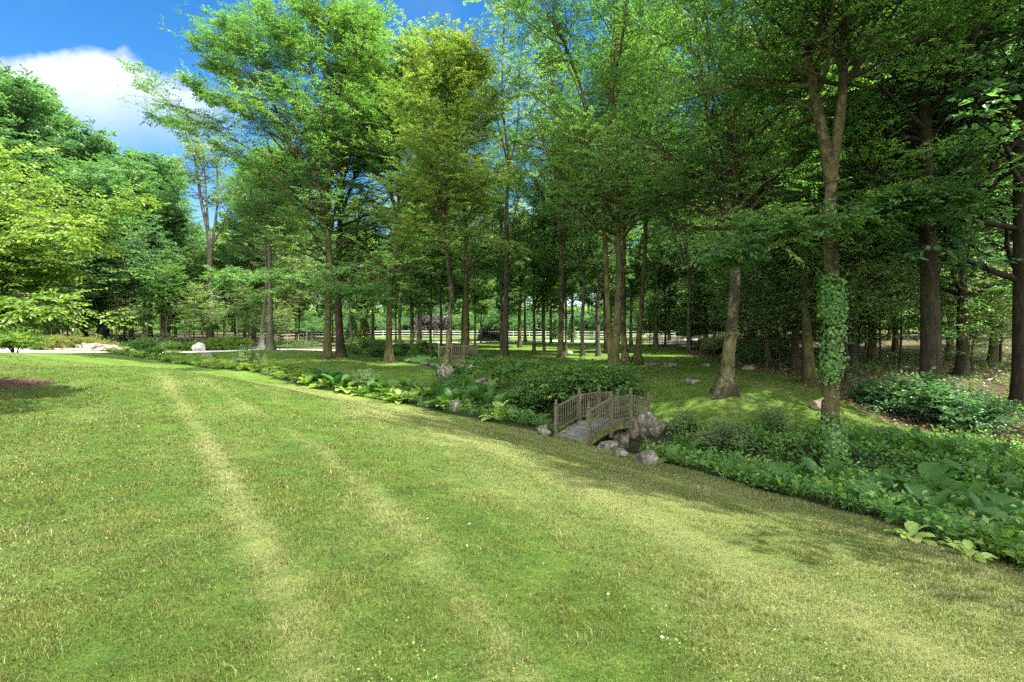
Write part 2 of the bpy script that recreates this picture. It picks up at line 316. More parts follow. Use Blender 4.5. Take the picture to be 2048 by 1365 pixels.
def mk_ground():
    m = mat('ground'); b = NB(m); co = b.coord()
    big = b.noise(.35, 3, .5, co); mid = b.noise(2.2, 5, .6, co); fine = b.noise(22, 6, .75, co); vf = b.noise(120, 3, .8, co)
    g = b.ramp(b.math('ADD', b.math('MULTIPLY', mid, .45), b.math('MULTIPLY', fine, .55)), [(.32, (.03, .075, .012)), (.5, (.075, .14, .02)), (.68, (.16, .215, .04))])
    pale = b.attr('pale')
    g = b.mix(b.math('MULTIPLY', b.math('ADD', pale, b.math('MULTIPLY', b.math('SUBTRACT', fine, .5), 1.2)), .75, clamp=True), g, (.30, .30, .115))
    lit = b.ramp(b.math('ADD', b.math('MULTIPLY', fine, .6), b.math('MULTIPLY', vf, .4)), [(.35, (.022, .015, .010)), (.5, (.075, .052, .036)), (.68, (.22, .17, .13))])
    lit = b.mix(b.math('MULTIPLY', b.math('GREATER_THAN', big, .52), .5), lit, b.mix(fine, (.03, .06, .015), (.09, .12, .03)))
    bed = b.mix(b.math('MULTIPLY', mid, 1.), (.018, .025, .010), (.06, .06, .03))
    mul = b.ramp(fine, [(.35, (.045, .026, .016)), (.5, (.13, .08, .05)), (.68, (.27, .19, .13))])
    br = b.math('MULTIPLY', b.math('SUBTRACT', mid, .5), 1.6)
    sharp = lambda a: b.math('MULTIPLY', b.math('SUBTRACT', b.math('ADD', b.attr(a), br), .35), 3.2, clamp=True)
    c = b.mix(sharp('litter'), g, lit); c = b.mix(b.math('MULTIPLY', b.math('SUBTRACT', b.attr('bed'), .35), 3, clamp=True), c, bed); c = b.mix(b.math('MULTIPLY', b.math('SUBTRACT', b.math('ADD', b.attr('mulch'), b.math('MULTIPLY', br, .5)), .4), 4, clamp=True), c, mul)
    b.out(b.bsdf(c, .95, b.math('ADD', fine, vf), .9, .05, spec=.1)); return m
M_ground = mk_ground()
def mk_grass():
    m = mat('grass'); b = NB(m)
    r = b.attr('rnd'); p = b.attr('pale')
    c = b.ramp(r, [(0, (.05, .095, .018)), (.35, (.095, .15, .024)), (.7, (.165, .21, .034)), (1, (.27, .29, .08))])
    c = b.mix(p, c, b.ramp(r, [(0, (.20, .26, .08)), (.6, (.42, .48, .20)), (1, (.62, .66, .37))]))
    c = b.mix(1., c, (.60, .55, .56), 'MULTIPLY'); d = b.bsdf(c, .5, spec=.35); t = b.n('ShaderNodeBsdfTranslucent'); b.L.new(b.mix(1., c, (1.15, 1.25, .6), 'MULTIPLY'), t.inputs[0])
    x = b.n('ShaderNodeMixShader'); x.inputs[0].default_value = .35; b.L.new(d, x.inputs[1]); b.L.new(t.outputs[0], x.inputs[2]); b.out(x.outputs[0]); return m
M_grass = mk_grass()
def simple(name, stops, scale, rough=.85, vs=(1, 1, 1), bump=.6, bd=.01, det=7):
    m = mat(name); b = NB(m); n_ = b.noise(scale, det, .65, b.map(b.coord(), vs)); b.out(b.bsdf(b.ramp(n_, stops), rough, n_, bump, bd)); return m
M_wood = simple('weathered_wood', [(.3, (.025, .025, .015)), (.5, (.085, .078, .048)), (.7, (.17, .15, .10))], 9, vs=(2.5, 2.5, 1))
M_plank = simple('deck_wood', [(.3, (.035, .038, .032)), (.5, (.095, .10, .088)), (.7, (.18, .185, .165))], 14, vs=(1, .2, 1))
M_moss = simple('mossy_wood', [(.3, (.025, .04, .012)), (.5, (.085, .10, .03)), (.7, (.19, .17, .09))], 5)
M_fence = simple('painted_rail', [(.3, (.38, .38, .35)), (.5, (.6, .6, .57)), (.7, (.75, .75, .72))], 5)
M_fence2 = simple('weathered_rail', [(.3, (.10, .085, .07)), (.5, (.22, .19, .16)), (.7, (.36, .33, .3))], 5)
M_asphalt = simple('pale_drive', [(.3, (.36, .36, .35)), (.5, (.46, .46, .45)), (.7, (.58, .57, .56))], 60)
def mk_rock(name, a, c, d, lich):
    m = mat(name); b = NB(m); co = b.coord(); n1 = b.noise(3.2, 8, .65, co); n2 = b.noise(7, 6, .7, co)
    col = b.ramp(n1, [(.33, a), (.5, c), (.66, d)]); col = b.mix(b.math('MULTIPLY', b.math('GREATER_THAN', n2, .57), .6), col, lich)
    b.out(b.bsdf(col, .95, b.math('ADD', n1, b.math('MULTIPLY', n2, .5)), .9, .06)); return m
M_rock = mk_rock('rock_grey', (.03, .03, .02), (.095, .092, .066), (.20, .192, .155), (.25, .26, .20))
M_rocktan = mk_rock('rock_tan', (.08, .055, .035), (.20, .155, .11), (.33, .28, .22), (.16, .15, .14))
M_rockwhite = mk_rock('rock_white', (.3, .26, .24), (.55, .5, .47), (.75, .72, .7), (.4, .3, .26))
M_water = mat('water'); _b = NB(M_water); _b.out(_b.bsdf((.012, .014, .010), .08, _b.noise(9, 3), .25, .02, spec=.6))
# ------------------------------------------------------------------ vegetation generators
def resample(ctrl, n=30):
    c = np.array(ctrl, float); c = np.vstack([2 * c[0] - c[1], c, 2 * c[-1] - c[-2]])
    out = []; m = len(c) - 3
    for t in np.linspace(0, m - 1e-6, n):
        i = int(t); f = t - i; p0, p1, p2, p3 = c[i:i + 4]
        out.append(.5 * ((2 * p1) + (-p0 + p2) * f + (2 * p0 - 5 * p1 + 4 * p2 - p3) * f * f + (-p0 + 3 * p1 - 3 * p2 + p3) * f ** 3))
    return np.array(out)
def grow(rng, P, Rr, nchild, t0, t1, lenf, ang, npts=5, planar=True, up=0., wob=.12, rmin=.006, rfrac=.6, angj=.25, pick=None):
    Nn = len(P)
    idx = np.repeat(np.arange(Nn), nchild) if pick is None else pick
    nc = len(idx)
    if pick is None: t = (np.tile(np.arange(nchild), Nn) + rng.uniform(0, 1, nc)) / nchild
    else: t = rng.uniform(0, 1, nc)
    t = t0 + (t1 - t0) * t if np.isscalar(t0) else t0[idx] + (t1 - t0[idx]) * t
    PP = P[idx]; pos = lerpP(PP, t); tan = nrm(lerpP(PP, np.minimum(t + .04, .999)) - lerpP(PP, np.maximum(t - .04, 0)))
    r0 = lerpP(Rr[idx][:, :, None], t)[:, 0]
    if planar:
        Sd = nrm(np.cross(tan, np.array([0, 0, 1.])) + rng.normal(0, .12, (nc, 3)))
        side = np.where(np.arange(nc) % 2 == 0, 1., -1.)[:, None]; perp = Sd * side
    else:
        az = rng.uniform(0, 2 * np.pi, nc) if pick is not None else np.arange(nc) * 2.39996 + rng.uniform(-.4, .4, nc)
        a = nrm(np.cross(tan, np.array([.31, .95, 0.]))); b_ = np.cross(tan, a); perp = np.cos(az)[:, None] * a + np.sin(az)[:, None] * b_
    an = (ang(t, pos) if callable(ang) else np.full(nc, ang)) + rng.normal(0, angj, nc) * .6
    d = np.cos(an)[:, None] * tan + np.sin(an)[:, None] * perp
    Ln = lenf(t, pos, idx) * rng.uniform(.7, 1.2, nc)
    out = np.empty((nc, npts, 3)); out[:, 0] = pos; p = pos.copy()
    for k in range(1, npts):
        d = nrm(d + rng.normal(0, wob, (nc, 3)) + np.array([0, 0, up / npts]))
        p = p + d * (Ln / (npts - 1))[:, None]; out[:, k] = p
    rs = np.maximum(np.minimum(r0 * rfrac, Ln * .035), rmin); rad = rs[:, None] * np.linspace(1, .25, npts)[None, :]
    return out, np.maximum(rad, rmin * .5), t
def leaves(rng, P, nleaf, size, droop=.15, tilt=.45, aspect=.55, out=.55, t0=.1, hue=None, hj=.18):
    """leaf quads along polylines -> V, F, rnd"""
    Nn = len(P); nc = Nn * nleaf; idx = np.repeat(np.arange(Nn), nleaf)
    t = t0 + (1 - t0) * (np.tile(np.arange(nleaf), Nn) + rng.uniform(0, 1, nc)) / nleaf
    PP = P[idx]; pos = lerpP(PP, t); tan = nrm(lerpP(PP, np.minimum(t + .1, .999)) - lerpP(PP, np.maximum(t - .1, 0)))
    Sd = nrm(np.cross(tan, np.array([0, 0, 1.]))); side = np.where(np.arange(nc) % 2 == 0, 1., -1.)[:, None]
    d = nrm(tan * .6 + Sd * side * rng.uniform(.4, 1.1, (nc, 1)) + rng.normal(0, .2, (nc, 3)) - np.array([0, 0, droop]))
    n_ = nrm(np.array([0, 0, 1.]) + rng.normal(0, tilt, (nc, 3))); w = nrm(np.cross(n_, d))
    l = size * rng.uniform(.65, 1.25, (nc, 1)); pos = pos + d * l * out * .3
    fold = np.cross(d, w) * l * .08
    V = np.stack([pos, pos + d * l * .45 + w * l * aspect * .5 + fold, pos + d * l - np.array([0, 0, 1.]) * l * .12, pos + d * l * .45 - w * l * aspect * .5 + fold], 1)
    h = (hue[idx] if hue is not None else .5) + rng.normal(0, hj, nc)
    return V.reshape(-1, 3), np.arange(nc * 4, dtype=np.int32).reshape(-1, 4), np.clip(h, 0.01, .99)
def stems_to_arrays(stems, n=30):
    return np.array([resample(c, n) for c, _, _ in stems]), np.array([a + (b_ - a) * np.linspace(0, 1, n) ** .8 for _, a, b_ in stems])
def build_tree(rng, stems, crown_z0, Rmax, nprim=44, nsec=11, ntwig=7, nleaf=13, size=.1, flare=1.0, sides=12, base_z=0., top_z=None, low_droop=.0, upper=.75, seclen=.36, twigs=True, trunk_sides_min=5, shape=None, tilt=.45, limbs=None, hbias=0., limbkids=8, keep=.87):
    """returns (trunkV, trunkF), (leafV, leafF, rnd). stems: [(control points, r0, r1)]"""
    P, Rr = stems_to_arrays(stems)
    h = P[:, :, 2] - base_z
    Rf = Rr * (1 + flare * np.exp(-np.maximum(h, 0) / .38) * .75)
    lob = .16 * flare * np.exp(-np.maximum(h, 0) / .5) + .015
    parts = [tubes(P, Rf, sides, lob)]
    top_z = top_z or P[:, :, 2].max()
    zend = P[:, -1, 2]; t0 = np.zeros(len(P))
    for i in range(len(P)):
        ok = np.where(P[i, :, 2] > crown_z0)[0]; t0[i] = (ok[0] / 29. if len(ok) else .95)
    ln = np.array([np.linalg.norm(np.diff(P[i], axis=0), axis=1).sum() for i in range(len(P))]) * (1 - t0)
    pick = rng.choice(len(P), nprim, p=ln / ln.sum())
    sN = lambda z: np.clip((z - crown_z0) / (top_z - crown_z0), 0, 1)
    shp = shape or (lambda s: .35 + .65 * np.sin(np.pi * np.clip(s * .85 + .18, 0, 1)) ** .8)
    lenp = lambda t, pos, idx: Rmax * shp(sN(pos[:, 2]))
    angp = lambda t, pos: R(74) - sN(pos[:, 2]) * R(42) * upper / .75
    B1, r1, _ = grow(rng, P, Rr, None, t0, .99, lenp, angp, 8, False, up=.55, wob=.13, rmin=.02, rfrac=.55, pick=pick)
    if limbs is not None:
        LB, lr = stems_to_arrays(limbs, 8); LC, lc, tc3 = grow(rng, LB, lr, limbkids, .25, .97, lambda t, pos, idx: np.linalg.norm(LB[idx, -1] - LB[idx, 0], axis=1) * .26 * (1.2 - .7 * t) + .3, R(48), 8, True, up=.2, rmin=.012)
        B1 = np.concatenate([B1, LB, LC]); r1 = np.concatenate([r1, lr, lc])
    L1 = np.linalg.norm(B1[:, -1] - B1[:, 0], axis=1)
    # stem tips also carry sprays
    tips = P[:, -8:, :]; B1 = np.concatenate([B1, tips]); r1 = np.concatenate([r1, Rr[:, -8:]]); L1 = np.r_[L1, np.full(len(P), Rmax * .5)]
    parts.append(tubes(B1[:-len(P)] if len(P) else B1, r1[:-len(P)], trunk_sides_min))
    B2, r2, t2 = grow(rng, B1, r1, nsec, .18, .98, lambda t, pos, idx: L1[idx] * seclen * (1.15 - .6 * t) + .35, R(52), 5, True, up=-.05, wob=.14, rmin=.009)
    L2 = np.linalg.norm(B2[:, -1] - B2[:, 0], axis=1); id2 = np.repeat(np.arange(len(B1)), nsec)
    if twigs: parts.append(tubes(B2, r2, 3))
    B3, r3, t3 = grow(rng, B2, r2, ntwig, .12, 1., lambda t, pos, idx: L2[idx] * .45 * (1.1 - .5 * t) + .18, R(48), 3, True, up=-.1, wob=.15, rmin=.005)
    if twigs == 2: parts.append(tubes(B3, r3, 3))
    hue1 = rng.normal(.45 + hbias, .14, len(B1)) + .12 * (sN(B1[:, -1, 2]) - .5)
    hue3 = np.repeat(np.repeat(hue1, nsec) + rng.normal(0, .07, len(B2)), ntwig)
    kp = np.repeat(rng.uniform(0, 1, len(B2)) < keep, ntwig); lv = leaves(rng, B3[kp], nleaf, size, hue=hue3[kp], tilt=tilt)
    return merge(parts), lv
def tree_obj(name, label, group, loc, tr, lv, mb, ml, cat='tree'):
    o = thing(name, label, cat, loc, group=group)
    off = np.array(loc)
    obj('trunk', mesh_np('trunk', tr[0] - off, tr[1], mb, True), o)
    obj('crown', mesh_np('crown', lv[0] - off, lv[1], ml, False, fattr={'rnd': lv[2]}), o)
    return o
def dup(root, loc, rz=0., s=1., label=None, group=None):
    r = root.copy(); C.objects.link(r); r.location = loc; r.rotation_euler = (0, 0, rz); r.scale = (s, s, s) if np.isscalar(s) else s
    if label: r['label'] = label
    if group: r['group'] = group
    for ch in root.children:
        c = ch.copy(); C.objects.link(c); c.parent = r
        for g in ch.children:
            d = g.copy(); C.objects.link(d); d.parent = c
    return r
# ------------------------------------------------------------------ setting
tag(obj('ground', make_ground()), kind='structure')
def strip(name, pts, width, m, lift=.05):
    c = resample([(a, b_, 0) for a, b_ in pts], 160)[:, :2]; t = nrm(np.gradient(c, axis=0)); nn = np.c_[-t[:, 1], t[:, 0]]
    ks = np.linspace(-.5, .5, 7); V = []
    for k in ks: q = c + nn * width * k; V.append(np.c_[q, ground(q[:, 0], q[:, 1]) + lift])
    for k in (-.52, .52): q = c + nn * width * k; V.append(np.c_[q, ground(q[:, 0], q[:, 1]) - .15])
    V = np.array([V[7]] + V[:7] + [V[8]]) ; n9, n = V.shape[:2]; idx = np.arange(n9 * n).reshape(n9, n)
    F = np.stack([idx[:-1, :-1], idx[1:, :-1], idx[1:, 1:], idx[:-1, 1:]], -1).reshape(-1, 4)
    return tag(obj(name, mesh_np(name, V.reshape(-1, 3), F, m, True)), kind='structure')
strip('driveway', [(-75, 36), (-52, 38.5), (-40, 39.8), (-33, 40.8), (-27, 43), (-21, 47), (-16, 51.5), (-15.5, 57), (-15, 64), (-11, 72), (-2, 78), (8, 80), (16, 80), (30, 81)], 3.6, M_asphalt, .07)
sw = resample([(a, b_, 0) for a, b_ in STREAM[1:-1]], 120)[:, :2]; tt = nrm(np.gradient(sw, axis=0)); nn_ = np.c_[-tt[:, 1], tt[:, 0]]
zc = ground(sw[:, 0], sw[:, 1]) + .06
Vw = np.concatenate([np.c_[sw + nn_ * .42, zc], np.c_[sw - nn_ * .42, zc]]); iw = np.arange(119)
tag(obj('stream_water', mesh_np('stream_water', Vw, np.stack([iw, iw + 120, iw + 121, iw + 1], 1), M_water, True)), kind='structure')
# ------------------------------------------------------------------ lawn grass
def make_grass():
    rng = np.random.default_rng(5); n = 680000
    Y = 1.5 * (26 / 1.5) ** (rng.uniform(0, 1, n) ** 1.05); x = rng.uniform(-1, 1, n) * (1.12 * Y + 1.2)
    keep = (sd(x, Y, BED) < .05 + rng.normal(0, .06, n)) & (sd(x, Y, MULCH) < .05)
    x = x[keep]; Y = Y[keep]; n = len(x); z = ground(x, Y)
    dist = np.hypot(x, Y); pale = lawn_pale(x, Y)
    patch = np.sin(x * 5.1 + np.sin(Y * 4)) * np.sin(Y * 4.3 + np.sin(x * 3.1) * 1.5); p2 = np.sin(x * 1.7 + 2 * np.sin(Y * 1.1)) * np.sin(Y * 1.9 + x)
    hgt = (.027 + .011 * patch + .008 * p2) * rng.uniform(.5, 1.5, n) * np.clip(1 + (dist - 5) * .01, .9, 1.3)
    hgt = np.maximum(hgt, .012); hgt *= 1 + .35 * np.sin(x * 11 + 2 * np.sin(Y * 9)) * np.sin(Y * 12 + x * 3); tall = rng.uniform(0, 1, n) < .006; hgt[tall] *= 1.7
    w = .0013 * np.clip(dist / 2.6, 1, 6) * rng.uniform(.7, 1.3, n)
    a = rng.uniform(0, 2 * np.pi, n); lean = rng.uniform(.2, 1.25, n); hd = np.c_[np.cos(a), np.sin(a)] * 1.
    hd += np.array([.25, -.1]) * (pale[:, None] * 1.2)
    b0 = rng.uniform(0, 2 * np.pi, n); sdv = np.c_[np.cos(b0), np.sin(b0), np.zeros(n)]
    base = np.c_[x, Y, z - .004]; up = np.array([0, 0, 1.])
    mid = base + up * (hgt * .6)[:, None] + np.c_[hd * (hgt * lean * .35)[:, None], np.zeros(n)]
    tip = base + up * (hgt * np.maximum(.95 - .25 * lean, .4))[:, None] + np.c_[hd * (hgt * lean)[:, None], np.zeros(n)]
    V = np.stack([base - sdv * w[:, None], base + sdv * w[:, None], mid + sdv * (w * .8)[:, None], mid - sdv * (w * .8)[:, None], tip], 1).reshape(-1, 3)
    i = np.arange(n) * 5; Q = np.stack([i, i + 1, i + 2, i + 3], 1); T = np.stack([i + 3, i + 2, i + 4], 1)
    rn = np.clip(.42 + .2 * patch + .13 * p2 + rng.normal(0, .24, n), 0, 1); pl = np.clip(pale * .95 + rng.normal(0, .22, n) - .1, 0, 1)
    dry = rng.uniform(0, 1, n) < .03 + .10 * (np.sin(x * 2.7 + np.sin(Y * 3)) * np.sin(Y * 2.9 + x) > .6); pl[dry] = 1
    me = mesh_np('grass', V, [Q, T], M_grass, False, fattr={'rnd': np.r_[rn, rn], 'pale': np.r_[pl, pl]})
    tag(obj('grass', me), kind='stuff')
make_grass()
# clover-like weeds in the lawn
def flat_leaves(name, mt, n, ymin, ymax, size, seed, zoff=.015, tilt=.35, region=None, xr=1.1, aspect=.8, patchy=False, hmean=.5):
    rng = np.random.default_rng(seed)
    Y = ymin * (ymax / ymin) ** rng.uniform(0, 1, n); x = rng.uniform(-1, 1, n) * (xr * Y + 1)
    k = (sd(x, Y, BED) < 0) if region is None else region(x, Y)
    if patchy: k &= (np.sin(x * 2.1 + 1.3 * np.sin(Y * 1.7)) * np.sin(Y * 2.4 + x) + rng.normal(0, .25, n)) > .35
    x = x[k]; Y = Y[k]; n = len(x); z = ground(x, Y) + zoff * rng.uniform(.6, 1.5, n)
    a = rng.uniform(0, 6.28, n); d = nrm(np.c_[np.cos(a), np.sin(a), rng.normal(0, tilt * .5, n)]); up = nrm(np.array([0, 0, 1.]) + rng.normal(0, tilt, (n, 3))); w = nrm(np.cross(up, d))
    l = (size * rng.uniform(.6, 1.3, n) * np.clip(Y / 6, 1, 3))[:, None]; p = np.c_[x, Y, z]
    V = np.stack([p - d * l * .5, p + w * l * aspect * .5 + up * l * .1, p + d * l * .5, p - w * l * aspect * .5 + up * l * .1], 1).reshape(-1, 3)
    tag(obj(name, mesh_np(name, V, np.arange(n * 4).reshape(-1, 4), mt, False, fattr={'rnd': np.clip(rng.normal(hmean, .2, n), .01, .99)})), kind='stuff')
flat_leaves('lawn_clover', M_leaf_lime, 26000, 1.6, 14, .012, 3, .022, .5, patchy=True)
flat_leaves('fallen_leaves', M_dry, 200, 1.8, 22, .022, 4, .03, .4, region=lambda x, y: (sd(x, y, BED) < 0) & (y < 40))
flat_leaves('leaf_litter', M_dry, 30000, 14, 48, .045, 6, .03, .5, region=lambda x, y: (sd(x, y, LITTER) > -.5) & (x < 60), xr=1.4)
flat_leaves('mulch_chips', M_dry, 2500, 10, 14, .035, 8, .02, .4, region=lambda x, y: sd(x, y, MULCH) > 0, xr=1.3, hmean=.25, aspect=.4)
# ------------------------------------------------------------------ single trees of the garden
def T(seed, name, label, base, stems, z0py, Rmax, mb=None, ml=None, group=None, limbs=None, top=None, **k):
    rng = np.random.default_rng(seed); px, py, Y = base
    if seed not in (10, 18): k['nprim'] = int(k.get('nprim', 44) * 1.12); k['size'] = k.get('size', .1) * .93; k.setdefault('nleaf', 18)
    x = (px - 1024) / 1024 * Y; zb = gz(x, Y); dz = zb - .12 - at(px, py, Y)[2]
    st = []
    for i, (tr, r0, r1) in enumerate(stems):
        pts = [np.array(at(q[0], q[1], Y + (q[2] if len(q) > 2 else 0))) for q in tr]
        pts = [p + (0, 0, dz * max(0, 1 - (p[2] - zb) / 3)) for p in pts]
        st.append((pts, r0, r1))
    lm = [([np.array(at(q[0], q[1], Y + (q[2] if len(q) > 2 else 0))) for q in tr], r0, r1) for tr, r0, r1 in limbs] if limbs else None
    tr_, lv = build_tree(rng, st, 1.6 - (z0py - 660) / 1024 * Y, Rmax, base_z=zb, top_z=(1.6 - (top - 660) / 1024 * Y) if top is not None else None, limbs=lm, **k)
    return tree_obj(name, label, group, (x, Y, zb), tr_, lv, mb or M_beech, ml or M_leaf)
ivy_tree = T(1, 'beech_tree', 'large forked tree with ivy climbing its mottled trunk among the streamside plants', (1667, 918, 12.5),
  [([(1670, 925), (1660, 810), (1672, 660), (1661, 500), (1664, 350), (1684, 200), (1689, 60), (1700, -150), (1690, -480), (1700, -650)], .225, .04),
   ([(1664, 365), (1650, 290), (1628, 180), (1610, 90), (1590, -80), (1540, -350)], .17, .04), ([(1690, 170), (1730, 110), (1790, 20, .5), (1850, -90, 1)], .10, .03)],
  250, 4.2, M_barkivy, M_leaf, nprim=54, nsec=11, ntwig=7, nleaf=15, size=.105, twigs=2, flare=.5, limbs=[([(1665, 480), (1720, 450, -.5), (1800, 420, -1), (1880, 390, -1.5)], .05, .01), ([(1664, 430), (1610, 440, -.6), (1540, 470, -1), (1470, 490, -1.4)], .05, .01)])
T(2, 'beech_tree', 'pale trunk blotched with black lichen on the far lawn right of the footbridge', (1450, 785, 19),
  [([(1450, 790), (1458, 700), (1468, 600), (1472, 480), (1466, 380), (1456, 200), (1446, 0), (1440, -320)], .27, .05), ([(1471, 470), (1452, 400), (1434, 340), (1415, 230), (1395, 80), (1378, -80)], .14, .04), ([(1472, 455), (1494, 380), (1518, 260), (1540, 80)], .12, .03)],
  470, 5.6, M_lichen, M_leaf, nprim=64, size=.11, twigs=2, flare=1.5, upper=.8)
T(3, 'beech_tree', 'olive trunk forking in two at the edge of the shaded leaf litter', (1621, 766, 24),
  [([(1622, 770), (1613, 650), (1607, 540), (1598, 480), (1580, 380), (1562, 200), (1550, -150)], .24, .05), ([(1607, 530), (1618, 440), (1626, 300), (1640, 100), (1650, -80)], .15, .04)],
  560, 5.5, nprim=56, size=.125, flare=1.2)
T(4, 'oak_tree', 'straight dark brown trunk standing in the dense shady wood', (1861, 750, 20.5),
  [([(1862, 758), (1860, 600), (1855, 450), (1852, 300), (1846, 100), (1846, -150), (1850, -480)], .38, .1)], 520, 6, M_bark, M_leaf, nprim=60, size=.12, flare=.7, hbias=.1)
T(6, 'beech_tree', 'twin stemmed olive trunk forking low behind the big leafy bush', (1228, 757, 25),
  [([(1229, 762), (1230, 700), (1237, 600), (1238, 520), (1229, 400), (1225, 300), (1228, 150), (1236, 0), (1240, -190)], .26, .05), ([(1226, 748), (1219, 680), (1215, 600), (1211, 500), (1203, 400), (1190, 280), (1160, 170), (1130, 90), (1096, 30)], .18, .04),
   ([(1236, 480), (1255, 380), (1300, 250), (1330, 120)], .1, .03)], 520, 6, nprim=66, size=.125, flare=.6)
T(7, 'beech_tree', 'dark slender trunk directly right of the twin stemmed tree', (1250, 733, 33), [([(1252, 736), (1246, 640), (1248, 500), (1250, 350), (1258, 120)], .24, .05)], 500, 5, M_lichen, M_leaf_deep, nprim=40, size=.14)
T(8, 'beech_tree', 'tall trunk on spreading pale roots leaning slightly right beside the twin stemmed tree', (1274, 731, 33.5), [([(1273, 734), (1280, 650), (1289, 520), (1294, 380), (1300, 200), (1306, -60)], .22, .05)], 480, 5.5, nprim=46, size=.14, flare=2)
T(9, 'beech_tree', 'thick spotted trunk on the sunlit middle lawn', (1121, 717, 40), [([(1121, 720), (1122, 640), (1122, 520), (1116, 400), (1110, 250), (1104, 60)], .27, .05), ([(1118, 430), (1140, 350), (1160, 250)], .12, .04)], 560, 5.4, M_lichen, M_leaf, nprim=46, size=.15)
T(10, 'oak_tree', 'very tall straight brown trunk with a thin sparse crown', (1011, 725, 34), [([(1011, 728), (1012, 620), (1013, 500), (1014, 400), (1019, 330), (1010, 260), (1004, 170), (1008, 60), (1010, 40)], .19, .03), ([(1016, 330), (990, 220), (960, 110)], .08, .02), ([(1019, 340), (1036, 240), (1040, 120)], .07, .02)],
  330, 3.6, M_bark, M_leaf_yel, nprim=34, nsec=8, ntwig=4, nleaf=6, size=.14)
T(11, 'beech_tree', 'olive trunk just behind the little wooden footbridge', (932, 719, 38), [([(932, 722), (932, 620), (933, 500), (928, 380), (934, 250), (930, 130)], .24, .05)], 570, 5, ml=M_leaf, nprim=44, size=.145, flare=.8)
T(12, 'beech_tree', 'slim crooked trunk with flaking bark rising beside the lichened boulder', (892, 747, 27), [([(890, 752), (896, 690), (899, 640), (903, 590), (896, 530), (888, 450), (886, 350), (893, 250), (890, 150)], .17, .03),
   ([(896, 530), (884, 440), (872, 330), (860, 210)], .08, .02), ([(889, 440), (905, 350), (915, 230), (925, 130)], .08, .02)], 520, 4.4, M_lichen, M_leaf_yel, nprim=60, size=.125, flare=1.2)
T(13, 'beech_tree', 'mossy trunk with pale exposed roots under the central canopy', (778, 728, 35), [([(778, 731), (778, 650), (782, 570), (795, 460), (798, 350), (800, 220), (806, 90)], .25, .04), ([(795, 450), (775, 330), (770, 200)], .1, .03), ([(797, 430), (835, 300), (845, 160)], .1, .03)],
  590, 5.2, ml=M_leaf, nprim=76, size=.14, flare=1.4, hbias=.08)
T(14, 'beech_tree', 'broad tree with one long limb reaching out left against the sky', (655, 719, 34), [([(655, 723), (656, 640), (660, 540), (655, 430), (650, 330), (652, 200), (640, 60), (630, 30)], .27, .05), ([(658, 500), (640, 430), (600, 340), (560, 240), (510, 130), (480, 80)], .13, .03),
   ([(656, 470), (680, 380), (700, 250), (705, 110), (700, 50)], .13, .03), ([(655, 440), (628, 330), (595, 180), (570, 60)], .12, .03)], 600, 5.6, ml=M_leaf, nprim=122, nsec=11, ntwig=7, nleaf=11, size=.14, flare=.9, hbias=-.02,
  limbs=[([(650, 440), (560, 340, -1), (450, 270, -2), (370, 230, -2), (318, 190, -2)], .10, .015), ([(650, 450), (560, 370, -2), (450, 300, -3), (345, 250, -3)], .08, .012), ([(656, 560), (590, 560, -3), (520, 550, -5), (440, 560, -6)], .06, .012),
         ([(640, 400), (560, 260, -2), (480, 170, -2), (412, 110, -2)], .08, .012), ([(640, 300), (570, 180, -1), (500, 90, -2), (470, 60, -2)], .07, .012), ([(645, 350), (560, 220, 0), (480, 130, 1), (440, 90, 1)], .07, .012), ([(650, 200), (600, 110, -2), (550, 40, -2)], .06, .012),
         ([(600, 340), (520, 250, -3), (450, 200, -3), (400, 180, -3)], .06, .012), ([(655, 590), (700, 580, -3), (740, 590, -5)], .05, .01)])
T(15, 'beech_tree', 'stout brown trunk just behind the broad tree with the reaching limb', (680, 711, 37.5), [([(683, 715), (678, 640), (677, 560), (680, 440), (690, 300), (692, 170), (690, 60)], .33, .06), ([(682, 430), (720, 320), (738, 200), (745, 90)], .14, .04)],
  610, 5.6, M_bark, M_leaf, nprim=86, size=.15, flare=.8, hbias=.02)
T(16, 'maple_tree', 'grey barked tree with flared root at the driveway edge', (541, 700, 44), [([(542, 703), (541, 620), (540, 500), (546, 400), (556, 330)], .27, .06)], 500, 5, M_barkgrey, M_leaf, nprim=36, nleaf=9, size=.19, flare=1.2)
T(17, 'maple_tree', 'leaning pale trunk close beside the grey barked driveway tree', (524, 696, 47), [([(522, 699), (525, 650), (533, 570), (530, 480), (520, 400)], .2, .05)], 520, 4.5, M_barkgrey, M_leaf_deep, nprim=32, nleaf=9, size=.19, flare=2)
T(18, 'oak_tree', 'tall half bare tree with upright forks standing alone at the left wood', (420, 679, 57), [([(421, 682), (420, 600), (419, 530), (417, 470), (402, 400), (392, 330), (378, 285)], .42, .07), ([(419, 520), (430, 450), (436, 380), (430, 290)], .2, .05), ([(417, 480), (412, 380), (405, 300)], .15, .04), ([(419, 500), (450, 440), (466, 380)], .15, .04)],
  430, 3.4, M_barkgrey, M_leaf_grey, nprim=34, nsec=8, ntwig=5, nleaf=6, size=.22)
T(19, 'beech_tree', 'dark trunk a step in front of the ivy draped wood edge', (1590, 742, 30), [([(1590, 745), (1591, 620), (1592, 480), (1590, 320), (1585, 100)], .24, .06)], 560, 5.4, M_bark, M_leaf_deep, nprim=44, size=.14)
